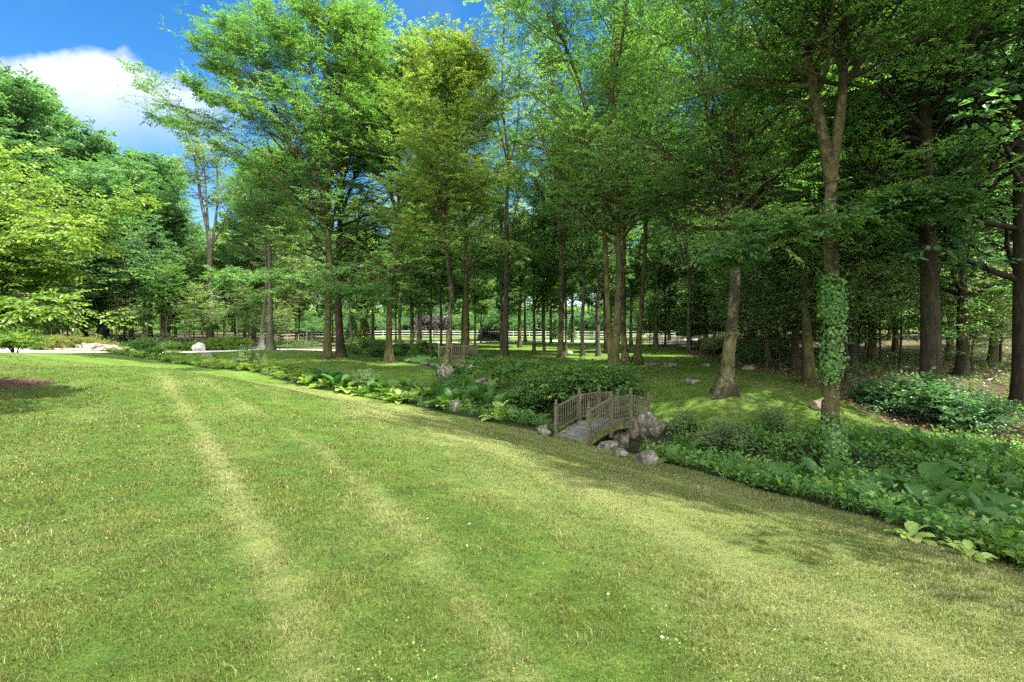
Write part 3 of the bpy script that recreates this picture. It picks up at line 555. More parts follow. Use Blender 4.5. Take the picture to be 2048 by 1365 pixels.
# ivy on the big forked tree
def ivy():
    rng = np.random.default_rng(77); n = 9000
    zz = rng.uniform(0, 1, n); py = 925 - zz * 520; keep = (np.sin(py * .045) + np.sin(py * .021 + 1) + rng.normal(0, 1.0, n)) > .3 + zz * .9; py = py[keep]; n = len(py)
    cx = np.interp(-py, [-925, -800, -650, -500, -350], [1669, 1662, 1669, 1665, 1662]); a = rng.normal(-2.4, .9, n) + .25 * np.sin(py * .03)
    rr = .215 + np.abs(rng.normal(.02, .06, n)); p = np.c_[(cx - 1024) / 1024 * 12.5 + np.cos(a) * rr, 12.5 + np.sin(a) * rr, 1.6 - (py - 660) / 1024 * 12.5]
    nn = nrm(np.c_[np.cos(a), np.sin(a), np.full(n, .35)] + rng.normal(0, .4, (n, 3))); d = nrm(np.cross(nn, rng.normal(0, 1, (n, 3)))); d[:, 2] -= .4; d = nrm(d); w = nrm(np.cross(nn, d)); l = (.075 * rng.uniform(.6, 1.3, n))[:, None]
    V = np.stack([p, p + d * l * .4 + w * l * .5, p + d * l, p + d * l * .4 - w * l * .5], 1).reshape(-1, 3) - np.array(ivy_tree.location)
    obj('ivy', mesh_np('ivy', V, np.arange(n * 4).reshape(-1, 4), M_under, False, fattr={'rnd': np.clip(rng.normal(.55, .2, n), 0, 1)}), ivy_tree)
ivy()
# cherry at the left edge
def cherry():
    rng = np.random.default_rng(30); bx, by = -14.9, 12.2; zb = gz(bx, by); base = np.array([bx, by, zb - .1])
    st = [([base, base + (.05, 0, .8), base + (.1, -.1, 1.7), base + (-.2, .2, 2.6), base + (-.6, .2, 3.4)], .16, .03)]
    j = base + np.array((.1, -.1, 1.6))
    tips = [(60, 300, 12, 1.2), (235, 400, 11.4, .9), (222, 450, 11, .8), (180, 470, 12.2, .7), (150, 395, 12.8, .8), (215, 530, 11.4, .3), (205, 610, 10.6, .2), (150, 580, 11.6, .2), (120, 510, 12, .5), (80, 440, 11.2, 1.), (60, 370, 12.6, 1.2), (90, 560, 12.6, .3), (40, 500, 11, .8), (130, 640, 12.5, .1), (60, 620, 11.5, .1), (20, 560, 12, .3)]
    limbs = []
    for px, py, Y, arc in tips:
        px -= 80
        e = np.array(at(px, py, Y)); m = j * .5 + e * .5 + (0, 0, .35 + arc * .25); limbs.append(([j + rng.normal(0, .1, 3) + (0, 0, rng.uniform(0, 1.)), j * .75 + e * .25 + (0, 0, .5 + .3 * arc), m, e * .8 + j * .2 + (0, 0, .25 + .3 * arc), e], .045, .008))
    tr, lv = build_tree(rng, st, zb + 1.3, 1.9, nprim=20, nsec=14, ntwig=6, nleaf=12, size=.088, base_z=zb, limbs=limbs, seclen=.3, twigs=2, tilt=.9, upper=.4, limbkids=3, keep=.9)
    tree_obj('cherry_tree', 'bright lime green cherry whose arching sprays reach in over the mulch ring', None, (bx, by, zb), tr, lv, M_bark, M_leaf_lime)
cherry()
# ------------------------------------------------------------------ prototype trees and their repeats
def proto(seed, H, r, z0, Rmax, mb, ml, name, cat='tree', forks=0, lean=.3, **k):
    rng = np.random.default_rng(seed); pts = [np.array([0, 0, -.4])]
    for i in range(1, 7): pts.append(np.array([lean * rng.normal(0, .5) * i / 3, lean * rng.normal(0, .5) * i / 3, H * i / 6.]))
    st = [(pts, r, r * .12)]
    for f in range(forks):
        a = rng.uniform(0, 6.28); s = rng.uniform(.3, .5); p0 = resample(pts, 30)[int(29 * s)]; q = H * (1 - s)
        st.append(([p0, p0 + (math.cos(a) * q * .1, math.sin(a) * q * .1, q * .3), p0 + (math.cos(a) * q * .2, math.sin(a) * q * .2, q * .65), p0 + (math.cos(a) * q * .27, math.sin(a) * q * .27, q * .95)], r * .5, r * .1))
    tr, lv = build_tree(rng, st, z0, Rmax, sides=8, trunk_sides_min=4, **k)
    o = thing(name, 'x', cat); obj('trunk', mesh_np('trunk', tr[0], tr[1], mb, True), o); obj('crown', mesh_np('crown', lv[0], lv[1], ml, False, fattr={'rnd': lv[2]}), o); return o
low = dict(nsec=9, ntwig=6, nleaf=8)
PR = {
 'tall': lambda: proto(101, 24, .26, 5, 4.8, M_lichen, M_leaf, 'beech_tree', nprim=64, size=.24, forks=1, **low),
 'beech': lambda: proto(102, 23, .28, 4, 5.6, M_beech, M_leaf_grey, 'beech_tree', nprim=74, size=.24, forks=1, **low),
 'maple': lambda: proto(103, 24, .34, 2.0, 6.2, M_bark, M_leaf_blue, 'maple_tree', nprim=92, size=.32, forks=2, hbias=.05, **low),
 'oak': lambda: proto(104, 25, .36, 4.0, 6.0, M_bark, M_leaf_blue, 'oak_tree', nprim=84, size=.32, forks=2, **low),
 'ash': lambda: proto(105, 22, .25, 6, 4.4, M_barkgrey, M_leaf, 'ash_tree', nprim=44, size=.22, forks=2, nsec=8, ntwig=5, nleaf=6, hbias=-.1),
 'bright': lambda: proto(108, 20, .25, 4.5, 5.0, M_beech, M_leaf, 'beech_tree', nprim=76, size=.29, forks=1, hbias=.15, **low),
 'sapling': lambda: proto(106, 6.5, .05, 1.0, 2.3, M_bark, M_leaf, 'beech_sapling', nprim=30, size=.13, nsec=8, ntwig=5, nleaf=7, seclen=.42, upper=.2, flare=0, tilt=.3),
 'sapling2': lambda: proto(107, 4.5, .04, .5, 2.0, M_bark, M_leaf_grey, 'beech_sapling', nprim=26, size=.12, nsec=8, ntwig=5, nleaf=7, seclen=.45, upper=.2, flare=0, tilt=.3),
}
_pc = {}
def place(kind, x, y, s, label, group, rng, dz=0.):
    loc = (x, y, gz(x, y) + dz)
    rz = rng.uniform(0, 6.28)
    if kind not in _pc:
        o = PR[kind](); _pc[kind] = o; o.location = loc; o.rotation_euler = (0, 0, rz); o.scale = (s, s, s) if np.isscalar(s) else s; o['label'] = label
        if group: o['group'] = group
        return o
    o = dup(_pc[kind], loc, rz, s, label, group)
    if not group and 'group' in o: del o['group']
    return o
rr = np.random.default_rng(900)
# middle distance trees whose trunks can be told apart
for kind, px, Y, s, lab in [
  ('ash', 1165, 43, .85, 'slim pale trunk just right of the thick spotted trunk on the middle lawn'),
  ('ash', 1197, 42, .8, 'short looking forked trunk lit white on one side left of the twin stemmed tree'),
  ('tall', 1068, 48, .62, 'narrow olive trunk on the striped middle lawn right of the tall straight brown trunk'),
  ('beech', 1040, 58, .85, 'flared trunk right behind the tall straight brown trunk near the fence'),
  ('ash', 1006, 52, .8, 'pale trunk half hidden behind the tall straight brown trunk'),
  ('beech', 931 - 5, 62, .8, 'twisted dark trunk with flared foot beyond the small footbridge'),
  ('tall', 862, 46, .55, 'thin dark straight trunk over the shrub bed left of the small footbridge'),
  ('tall', 822, 50, .7, 'thin leaning trunk in the shrub bed behind the mossy trunk'),
  ('tall', 800, 57, .75, 'slender trunk nearest the mossy trunk at the curve of the drive'),
  ('ash', 840, 60, .8, 'slender grey trunk at the far side of the shrub bed'),
  ('ash', 702, 44, .5, 'thin grey trunk right of the stout brown trunk by the drive'),
  ('beech', 592, 55, .65, 'small dark trunk on the lawn beyond the drive'),
  ('bright', 576, 66, .9, 'trunk with flared base near the start of the white rail fence'),
  ('oak', 508, 60, .8, 'dark paired trunk left of the leaning pale trunk'),
  ('ash', 489, 60, .8, 'thin light trunk behind the rounded shrubs across the drive'),
  ('ash', 1313, 56, .9, 'grey trunk in the shade right of the pale rooted tree'),
  ('ash', 1378, 50, .9, 'light grey multi stemmed trunk at the back edge of the right lawn'),
  ('ash', 1412, 54, .95, 'dark trunk behind the light grey multi stemmed tree'),
  ('ash', 1262, 60, .9, 'far trunk seen in the gap beside the pale rooted tree'),
  ('tall', 1102, 66, .8, 'distant light trunk near the fence left of the spotted trunk'),
  ('beech', 1535, 37, .75, 'thin upright trunk between the blotched tree and the dark wood trunk'),
  ('oak', 1500, 45, .8, 'dark trunk just right of the blotched lichen trunk'),
  ('oak', 1705, 30, .8, 'dark trunk behind the ivy clad tree in the wood'),
  ('beech', 1745, 38, .9, 'mossy wood trunk right of the ivy clad tree'),
  ('oak', 1925, 26, .75, 'thin dark trunk right of the straight dark brown trunk'),
  ('oak', 2044, 19.5, .95, 'black looking trunk at the right edge of the picture'),
  ('beech', 1985, 33, .9, 'trunk deep in the shade at far right of the wood')]:
    place(kind, (px - 1024) / 1024 * Y, Y, s * rr.uniform(.97, 1.03), lab, None, rr)
# left wood behind the drive
for px, Y, s, k in [(-60, 44, .95, 'oak'), (-8, 50, 1.0, 'oak'), (70, 58, .98, 'maple'), (112, 55, .93, 'oak'), (170, 60, .9, 'maple'), (215, 56, .8, 'maple'), (262, 62, .86, 'oak'), (300, 64, .92, 'maple'), (335, 70, .98, 'maple'), (150, 47, .66, 'maple'), (235, 50, .62, 'maple'), (290, 55, .68, 'maple'),
                   (350, 60, .62, 'maple'), (60, 46, .7, 'maple'), (-20, 60, 1.2, 'maple'), (380, 75, .8, 'bright'), (450, 78, .85, 'bright'), (500, 80, .8, 'maple'), (470, 66, .6, 'bright'), (-160, 46, 1.1, 'oak'), (-260, 52, 1.1, 'maple'), (325, 82, 1.05, 'oak'), (200, 80, 1.15, 'oak'), (90, 78, 1.3, 'maple')]:
    place(k, (px - 1024) / 1024 * Y, Y, s, {'oak': 'tall bluish green oak in the wood behind the drive', 'maple': 'dense blue green maple low branched in the wood behind the drive', 'bright': 'fresh green beech in the wood behind the drive'}[k], 'trees of the wood left behind the drive', rr)
# far band behind the white fence
for i in range(62):
    px = 400 + i * 18 + rr.uniform(-12, 12); Y = rr.uniform(96, 140); k = ['maple', 'bright', 'oak', 'maple', 'ash'][i % 5]
    if 1085 < px < 1190: Y = rr.uniform(150, 175)
    place(k, (px - 1024) / 1024 * Y, Y, rr.uniform(.62, .95) * (Y / 115), {'oak': 'bluish oak', 'maple': 'greyish maple', 'bright': 'fresh green beech', 'beech': 'grey green beech', 'ash': 'thin crowned ash'}[k] + ' beyond the white rail fence', 'trees beyond the white rail fence', rr)
for i in range(9):
    px = 560 + i * 96 + rr.uniform(-15, 15); Y = rr.uniform(66, 84); k = ['tall', 'ash', 'beech'][i % 3]
    place(k, (px - 1024) / 1024 * Y, Y, rr.uniform(.8, 1.), {'tall': 'speckled tall beech', 'beech': 'grey green beech', 'ash': 'thin crowned ash'}[k] + ' on the far lawn in front of the rail fence', 'trees on the far lawn', rr)
for i in range(12):
    px = 600 + i * 60 + rr.uniform(-15, 15); Y = rr.uniform(60, 80)
    place('bright', (px - 1024) / 1024 * Y, Y, rr.uniform(.5, .75), 'fresh green beech with a low crown on the far lawn', 'low crowned beeches on the far lawn', rr)
for i in range(10):
    px = 880 + i * 66 + rr.uniform(-14, 14); Y = rr.uniform(44, 62)
    place('tall', (px - 1024) / 1024 * Y, Y, (.5, .5, rr.uniform(.75, .95)), 'slender young beech on the shaded middle lawn', 'slender beeches on the middle lawn', rr)
# right wood
for i in range(20):
    px = 1330 + (i % 10) * 80 + rr.uniform(-30, 30); Y = (rr.uniform(56, 70) if i < 10 else rr.uniform(70, 95)); k = ['tall', 'bright', 'ash', 'bright', 'beech'][i % 5]
    place(k, (px - 1024) / 1024 * Y, Y, rr.uniform(.85, 1.15), {'oak': 'bluish oak', 'maple': 'greyish maple', 'bright': 'fresh green beech', 'beech': 'grey green beech', 'ash': 'thin crowned ash', 'tall': 'speckled tall beech'}[k] + ' deep in the right hand wood', 'trees of the right hand wood', rr)
for px, Y, k in [(1660, 44, 'bright'), (1790, 44, 'bright'), (1900, 42, 'tall'), (1990, 42, 'bright'), (2070, 32, 'tall')]:
    place(k, (px - 1024) / 1024 * Y, Y, rr.uniform(.85, 1.0), {'bright': 'fresh green beech', 'beech': 'grey green beech', 'tall': 'speckled tall beech'}[k] + ' near the front of the right hand wood', 'nearer trees of the right hand wood', rr)
for x, y, k, s in [(15.6, 9.0, 'beech', .85), (19, 3.5, 'bright', .9), (11.2, 5.2, 'beech', .76)]:
    place(k, x, y, s, 'overhanging beech whose dark branches enter the top right corner', 'beeches overhanging from the right', rr)
# saplings of the wood
for i in range(46):
    px = rr.uniform(1480, 2080); Y = rr.uniform(24, 50); k = 'sapling' if i % 3 else 'sapling2'; x = (px - 1024) / 1024 * Y
    if sd([x], [Y], LITTER)[0] < .3: continue
    place(k, x, Y, rr.uniform(.9, 2.1), ('layered green' if k == 'sapling' else 'low grey green') + ' beech sapling in the right hand wood', 'beech saplings of the right hand wood', rr)
for i in range(44):
    px = rr.uniform(-20, 560); Y = rr.uniform(48, 66); k = 'sapling' if i % 3 else 'sapling2'; x = (px - 1024) / 1024 * Y
    if sd([x], [Y], LITTER2)[0] < .3: continue
    place(k, x, Y, rr.uniform(.8, 1.5), ('layered green' if k == 'sapling' else 'low grey green') + ' beech sapling in the wood behind the drive', 'beech saplings behind the drive', rr)
for i in range(26):
    px = 1290 + i * 12 + rr.uniform(-10, 10); Y = rr.uniform(47, 60); x = (px - 1024) / 1024 * Y
    place('sapling' if i % 2 else 'sapling2', x, Y, rr.uniform(.7, 1.2), ('layered green' if i % 2 else 'low grey green') + ' beech sapling at the back of the right lawn', 'beech saplings at the back of the right lawn', rr)
# ------------------------------------------------------------------ shrubs
def shrub_proto(seed, w, h, mt, nl=9, size=.07, n=26, up=.5, name='shrub', droop=.15, asp=.55, seclen=.4):
    rng = np.random.default_rng(seed); st = []
    P = []; Rr = []
    for i in range(n):
        a = rng.uniform(0, 6.28); q = rng.uniform(.15, 1) ** .6; e = np.array([math.cos(a) * w * q, math.sin(a) * w * q, h * (1.05 - .6 * q * q) * rng.uniform(.7, 1.1)])
        P.append(resample([np.array([e[0] * .08, e[1] * .08, -.08]), e * (.45, .45, .55), e], 8)); Rr.append(np.linspace(.018, .005, 8))
    P = np.array(P); Rr = np.array(Rr); L1 = np.linalg.norm(P[:, -1] - P[:, 0], axis=1)
    B2, r2, _ = grow(rng, P, Rr, 9, .3, .99, lambda t, p, i: L1[i] * seclen * (1.1 - .4 * t), R(45), 4, False, up=.4, rmin=.004)
    B3, r3, _ = grow(rng, B2, r2, 4, .2, 1, lambda t, p, i: np.full(len(t), w * .16), R(45), 3, True, rmin=.003)
    lv = leaves(rng, B3, nl, size, tilt=.6, droop=droop, aspect=asp, hue=np.repeat(np.repeat(np.repeat(rng.normal(.5, .1, n), 9), 4), 1) + rng.normal(0, .08, len(B3)))
    tr = merge([tubes(P, Rr, 4), tubes(B2, r2, 3)])
    o = thing(name, 'x', 'shrub'); obj('stem', mesh_np('stem', tr[0], tr[1], M_bark, True), o); obj('foliage', mesh_np('foliage', lv[0], lv[1], mt, False, fattr={'rnd': lv[2]}), o); return o
SP = {
 'forsythia': lambda: shrub_proto(201, 1.5, 1.9, M_leaf_lime, 12, .15, 30, name='leafy_shrub', droop=.6, asp=.3),
 'azalea': lambda: shrub_proto(202, 1.5, 1.0, M_leaf_olive, 9, .09, 34, name='azalea_shrub'),
 'box': lambda: shrub_proto(203, 1.3, 1.1, M_leaf_lime, 9, .10, 30, name='rounded_shrub'),
 'viburnum': lambda: shrub_proto(204, 1.5, 1.25, M_bigleaf, 8, .12, 34, name='viburnum_shrub', droop=.3),
 'laurel': lambda: shrub_proto(205, 1.6, 1.4, M_leaf_blue, 8, .12, 32, name='laurel_shrub'),
 'airy': lambda: shrub_proto(206, .7, .9, M_leaf_grey, 8, .06, 18, name='airy_shrub', asp=.35),
 'green': lambda: shrub_proto(207, 1.2, 1.0, M_leaf, 9, .10, 26, name='green_shrub'),
 'purple': lambda: shrub_proto(208, 1.2, 1.1, M_leaf_purple, 10, .12, 28, name='purple_shrub'),
}
def shrub(kind, px, Y, s, label, group=None, rng=rr):
    x = (px - 1024) / 1024 * Y; loc = (x, Y, gz(x, Y)); rz = rng.uniform(0, 6.28)
    if kind not in _pc:
        o = SP[kind](); _pc[kind] = o; o.location = loc; o.rotation_euler = (0, 0, rz); o.scale = (s, s, s) if np.isscalar(s) else s; o['label'] = label
        if group: o['group'] = group
        return o
    o = dup(_pc[kind], loc, rz, s, label, group)
    if not group and 'group' in o: del o['group']
    return o
shrub('forsythia', 30, 34, (1.1, 1.1, .85), 'big yellow green arching bush at the left end of the stone border')
shrub('forsythia', -40, 33, 1.0, 'yellow green arching bush cut by the left edge of the picture')
for px, Y, s in [(95, 41.5, 1.0), (128, 42.5, 1.05), (163, 43, 1.05), (188, 43.4, .85)]:
    shrub('azalea', px, Y, s, 'spreading olive azalea above the stone border', 'azaleas above the stone border')
shrub('azalea', 220, 44, (.55, .55, .6), 'small low olive azalea alone at the right end of the stone border')
shrub('green', 283, 38.5, (.85, .85, 1.1), 'upright green bush in the bed beside the drive')
shrub('green', 308, 36.5, .6, 'smaller green bush tucked beside the upright one near the drive')
shrub('box', 350, 35, .5, 'low yellow green bush at the start of the fern border')
for px, Y, s, lab in [(418, 49, .85, 'leftmost of the three rounded yellow green bushes across the drive'), (446, 49.5, 1.0, 'middle one of the three rounded yellow green bushes across the drive'), (474, 49, 1.05, 'rightmost of the three rounded yellow green bushes across the drive')]:
    shrub('box', px, Y, s, lab)
for i, (px, Y, s) in enumerate([(340, 48, .4), (355, 48, .38), (372, 48, .36), (410, 47, .34), (432, 47, .36), (462, 47, .38), (480, 47, .34), (388, 48, .3)]):
    shrub('box', px, Y, s, 'tiny yellow green clump edging the lawn across the drive', 'low clumps edging the lawn across the drive')
shrub('purple', 513, 47.5, .5, 'dusty pinkish mound of foliage at the foot of the grey barked tree')
shrub('airy', 500, 29.5, 1.3, 'variegated airy bush rising from the far bank left of the broad tree')
shrub('viburnum', 1150, 21.5, (1.35, 1.2, 1.15), 'large dark green bush spreading just behind the footbridge railing')
shrub('viburnum', 1215, 21.8, (.95, .9, .95), 'rounded right shoulder bush behind the far end of the footbridge')
shrub('viburnum', 1075, 22, (1.0, 1.0, .7), 'lower dark green bush left of the large one by the footbridge')
shrub('laurel', 1840, 18.5, (1.15, 1.0, .95), 'broad glossy shrub at the foot of the straight dark brown trunk')
shrub('laurel', 1770, 20, (.8, .8, .7), 'lower glossy shrub left of the broad one in the wood')
shrub('laurel', 1930, 17.5, (.9, .9, .8), 'glossy shrub in deep shade near the right edge')
shrub('airy', 1372, 16.8, .85, 'light feathery plant on the bank right of the footbridge')
shrub('airy', 1452, 14.6, 1.15, 'fuller feathery grey green plant below the blotched lichen trunk')
shrub('airy', 1415, 15.2, .7, 'smaller feathery plant between the two fuller ones on the bank')
shrub('airy', 1555, 15.6, .8, 'wispy grey plant left of the ivy clad tree')
shrub('airy', 730, 24.8, 1.0, 'bluish leafy plant at the back of the big leaved border')
shrub('airy', 700, 26, .7, 'small bluish plant left of its larger neighbour in the border')
for i in range(26):
    px = [720, 735, 750, 765, 790, 805, 818, 835, 850, 870, 885, 905, 925, 700, 715, 860, 845, 825, 810, 795, 780, 760, 1480, 1500, 1520, 1545][i]; Y = rr.uniform(40, 54) if i < 22 else rr.uniform(36, 44)
    shrub('green' if i % 3 else 'viburnum', px, Y, rr.uniform(.5, .85) if i < 22 else .7, ('mid green' if i % 3 else 'dark broad leaved') + (' bush of the bed inside the bend of the drive' if i < 22 else ' bush at the edge of the wood behind the blotched trunk'), 'bushes inside the bend of the drive' if i < 22 else 'bushes behind the blotched trunk')
for i in range(20):
    px = 1400 + i * 9 + rr.uniform(-6, 6); Y = rr.uniform(42, 52)
    shrub('airy', px, Y, rr.uniform(1.0, 1.8), 'pale feathery undergrowth bush at the back of the right lawn', 'feathery bushes at the back of the right lawn')
for i in range(58):
    px = 560 + i * 15 + rr.uniform(-8, 8); Y = rr.uniform(92, 102)
    if 1085 < px < 1330 and i % 3: continue
    shrub(['laurel', 'green', 'airy'][i % 3], px, Y, (2.2, 2.2, rr.uniform(1.6, 3.4)), ['glossy', 'mid green', 'pale feathery'][i % 3] + ' tall bush just beyond the white rail fence', 'bushes beyond the white rail fence')
shrub('purple', 972, 78, (1.1, 1.1, 1.5), 'left of the two dark purple bushes in front of the fence')
shrub('purple', 997, 78, (1.1, 1.1, 1.5), 'right of the two dark purple bushes in front of the fence')
for px, Y, w_ in [(855, 90, 2.2), (880, 92, 2.3)]:
    shrub('purple', px, Y, (w_, w_, 3), 'spreading pinkish maple bush behind the small footbridge', 'pinkish maple bushes by the fence')
# conifers by the fence
def conifer(px, Y, h, w, mt, label, seed):
    rng = np.random.default_rng(seed); x = (px - 1024) / 1024 * Y; z = gz(x, Y); tiers = 16; P = []; 
    for i in range(tiers * 14):
        t = (i / 14) / tiers; a = rng.uniform(0, 6.28); r_ = w * (1 - t) * rng.uniform(.75, 1.1); zz = h * (.06 + .9 * t); P.append([(0, 0, zz + .1 * h * (1 - t) * .3), (math.cos(a) * r_ * .5, math.sin(a) * r_ * .5, zz), (math.cos(a) * r_, math.sin(a) * r_, zz - .06 * h * (1 - t))])
    P = np.array(P, float); lv = leaves(rng, P, 26, .22, aspect=.3, t0=.2, tilt=.5, hue=rng.normal(.55, .12, len(P)))
    o = thing('conifer_tree', label, 'conifer', (x, Y, z)); t_ = MB(); t_.lathe((0, 0, -.2), [(0, w * .08), (h * .5, w * .05), (h * 1.1, .01)]); obj('trunk', t_.mesh('trunk', M_bark, True), o)
    obj('crown', mesh_np('crown', lv[0], lv[1], mt, False, fattr={'rnd': lv[2]}), o)
conifer(729, 78, 4.2, 1.5, M_leaf_yel, 'golden green young conifer in front of the fence', 1)
conifer(705, 84, 4.5, 1.7, M_leaf_blue, 'bluish young conifer left of the golden one by the fence', 2)
conifer(1143, 82, 4.0, 1.0, M_leaf_blue, 'narrow dark evergreen against the bright grassy hill', 3)
conifer(1112, 86, 3.6, 1.1, M_leaf_deep, 'second narrow evergreen half behind the spotted lawn trunk', 4)
# ------------------------------------------------------------------ border plants
def big_leaf_proto(seed, nl, ln, mt, name='broad_leaf_plant', cat='plant', ww=.7, curl=.5):
    rng = np.random.default_rng(seed); V = []; F = []; rn = []; n0 = 0; m, k = 8, 5
    for j in range(nl):
        a = j * 2.4 + rng.uniform(-.3, .3); l = ln * rng.uniform(.7, 1.15); st = rng.uniform(.25, .8) * ln; el = rng.uniform(.15, 1.1); tl = rng.normal(0, .35)
        base = np.array([math.cos(a) * .02, math.sin(a) * .02, -.03]); d = np.array([math.cos(a) * math.cos(el + .3), math.sin(a) * math.cos(el + .3), math.sin(el + .3)]); p = base + d * st
        dd = np.array([math.cos(a) * math.cos(el), math.sin(a) * math.cos(el), math.sin(el)]); s_ = np.array([-math.sin(a + tl), math.cos(a + tl), math.sin(tl) * .5]); s_ /= np.linalg.norm(s_)
        V += [base - s_ * .006, base + s_ * .006, p + s_ * .005, p - s_ * .005]; F.append([n0, n0 + 1, n0 + 2, n0 + 3]); rn.append(.5); n0 += 4
        q = p.copy(); dr = dd.copy(); vein = rng.uniform(0, 1)
        for i in range(m + 1):
            t = i / m; wd = l * ww * .5 * (math.sin(math.pi * min(t * .92 + .06, 1)) ** .75) * (1 if i < m else .02)
            up = nrm(np.cross(dr, s_)); up = up if up[2] > 0 else -up
            for c in range(k):
                e = (c / (k - 1)) * 2 - 1; V.append(q + s_ * wd * e + up * (abs(e) ** 1.5 * wd * .28 + .012 * l * math.sin(t * 22 + abs(e) * 5) + .02 * l * rng.normal() * abs(e)))
            q = q + dr * l / m; dr = nrm(dr - np.array([0, 0, curl * 1.6 / m]))
        for i in range(m):
            for c in range(k - 1): F.append([n0 + i * k + c, n0 + i * k + c + 1, n0 + (i + 1) * k + c + 1, n0 + (i + 1) * k + c])
            rn += [0] * 0
        h = np.clip(rng.normal(.45, .2), .02, .98) if rng.uniform() > .01 else .99; rn += [h] * (m * (k - 1)); n0 += (m + 1) * k
    me = mesh_np('leaves', np.array(V), np.array(F), mt, True, fattr={'rnd': rn}); o = thing(name, 'x', cat); obj('leaves', me, o); return o
def fern_proto(seed, nf, ln, mt, name='fern'):
    rng = np.random.default_rng(seed); V = []; rn = []
    for j in range(nf):
        a = j * 2.4 + rng.uniform(-.3, .3); l = ln * rng.uniform(.75, 1.15); el = rng.uniform(.7, 1.35); q = np.zeros(3); d = np.array([math.cos(a) * math.cos(el), math.sin(a) * math.cos(el), math.sin(el)]); s_ = np.array([-math.sin(a), math.cos(a), 0]); h = rng.normal(.5, .15); n = 18
        for i in range(n):
            q2 = q + d * l / n; t = i / n; pl = l * .26 * math.sin(math.pi * min(.1 + t * .9, .99)) ** .8
            V += [q - s_ * .003, q + s_ * .003, q2 + s_ * .002, q2 - s_ * .002]; rn.append(.3)
            for sg in (-1, 1):
                e = nrm(s_ * sg + d * .35 + np.array([0, 0, rng.normal(-.08, .1)])); V += [q, q + e * pl * .5 + d * l * .018, q + e * pl, q + e * pl * .5 - d * l * .018]; rn.append(h + rng.normal(0, .08))
            q = q2; d = nrm(d - np.array([0, 0, (2.3 if el > .9 else 1.7) / n]))
    V = np.array(V); o = thing(name, 'x', 'fern'); obj('fronds', mesh_np('fronds', V, np.arange(len(V)).reshape(-1, 4), mt, False, fattr={'rnd': np.clip(rn, .01, .99)}), o); return o
def tuft_proto(seed, n, h, mt, name='grass_tuft'):
    rng = np.random.default_rng(seed); V = []; F = []; rn = []; b = 0
    for j in range(n):
        a = rng.uniform(0, 6.28); l = h * rng.uniform(.6, 1.2); el = rng.uniform(.9, 1.5); q = np.array([rng.normal(0, .04), rng.normal(0, .04), -.02]); d = np.array([math.cos(a) * math.cos(el), math.sin(a) * math.cos(el), math.sin(el)]); s_ = np.array([-math.sin(a), math.cos(a), 0])
        for i in range(5):
            w = .006 * (1 - i / 4.2); V += [q - s_ * w, q + s_ * w]; q = q + d * l / 4; d = nrm(d - np.array([0, 0, .3 * i / 2]))
        for i in range(4): F.append([b + 2 * i, b + 2 * i + 1, b + 2 * i + 3, b + 2 * i + 2]); rn.append(.5 + .3 * math.sin(j))
        b += 10
    o = thing(name, 'x', 'grass tuft'); obj('blades', mesh_np('blades', np.array(V), np.array(F), mt, False, fattr={'rnd': rn}), o); return o
M_hosta = leaf_mat('leaf_hosta', [(0, (.065, .13, .025)), (.5, (.13, .20, .05)), (1, (.25, .30, .11))], trans=.35, gloss=.5, rough=.42, veins=True)
BP = {'big0': lambda: big_leaf_proto(301, 9, .42, M_bigleaf), 'big1': lambda: big_leaf_proto(302, 7, .5, M_bigleaf), 'big2': lambda: big_leaf_proto(303, 11, .34, M_bigleaf),
      'hosta0': lambda: big_leaf_proto(304, 12, .32, M_hosta, 'hosta_plant'), 'hosta1': lambda: big_leaf_proto(305, 15, .26, M_hosta, 'hosta_plant'),
      'fern0': lambda: fern_proto(306, 11, .62, M_leaf_lime), 'fern1': lambda: fern_proto(307, 9, .5, M_leaf_yel), 'fern2': lambda: fern_proto(308, 10, .55, M_under), 'tuft': lambda: tuft_proto(309, 60, .38, M_under)}
def plant(kind, x, y, s, label, group, rng=rr, tilt=True):
    loc = (x, y, gz(x, y)); rz = rng.uniform(0, 6.28)
    if kind not in _pc:
        o = BP[kind](); _pc[kind] = o; o.location = loc; o.rotation_euler = (0, 0, rz); o.scale = (s, s, s); o['label'] = label; o['group'] = group; return o
    return dup(_pc[kind], loc, rz, s, label, group)
def edge_pt(t0, t1, off, rng):
    E = BED[3:16]; seg = np.linalg.norm(np.diff(E, axis=0), axis=1); c = np.r_[0, np.cumsum(seg)]; s = rng.uniform(t0, t1); i = min(np.searchsorted(c, s) - 1, len(seg) - 1); i = max(i, 0)
    f = (s - c[i]) / seg[i]; p = E[i] * (1 - f) + E[i + 1] * f; d = (E[i + 1] - E[i]) / seg[i]; return p + np.array([d[1], -d[0]]) * off
EL = np.r_[0, np.cumsum(np.linalg.norm(np.diff(BED[3:16], axis=0), axis=1))]   # lengths along the lawn edge
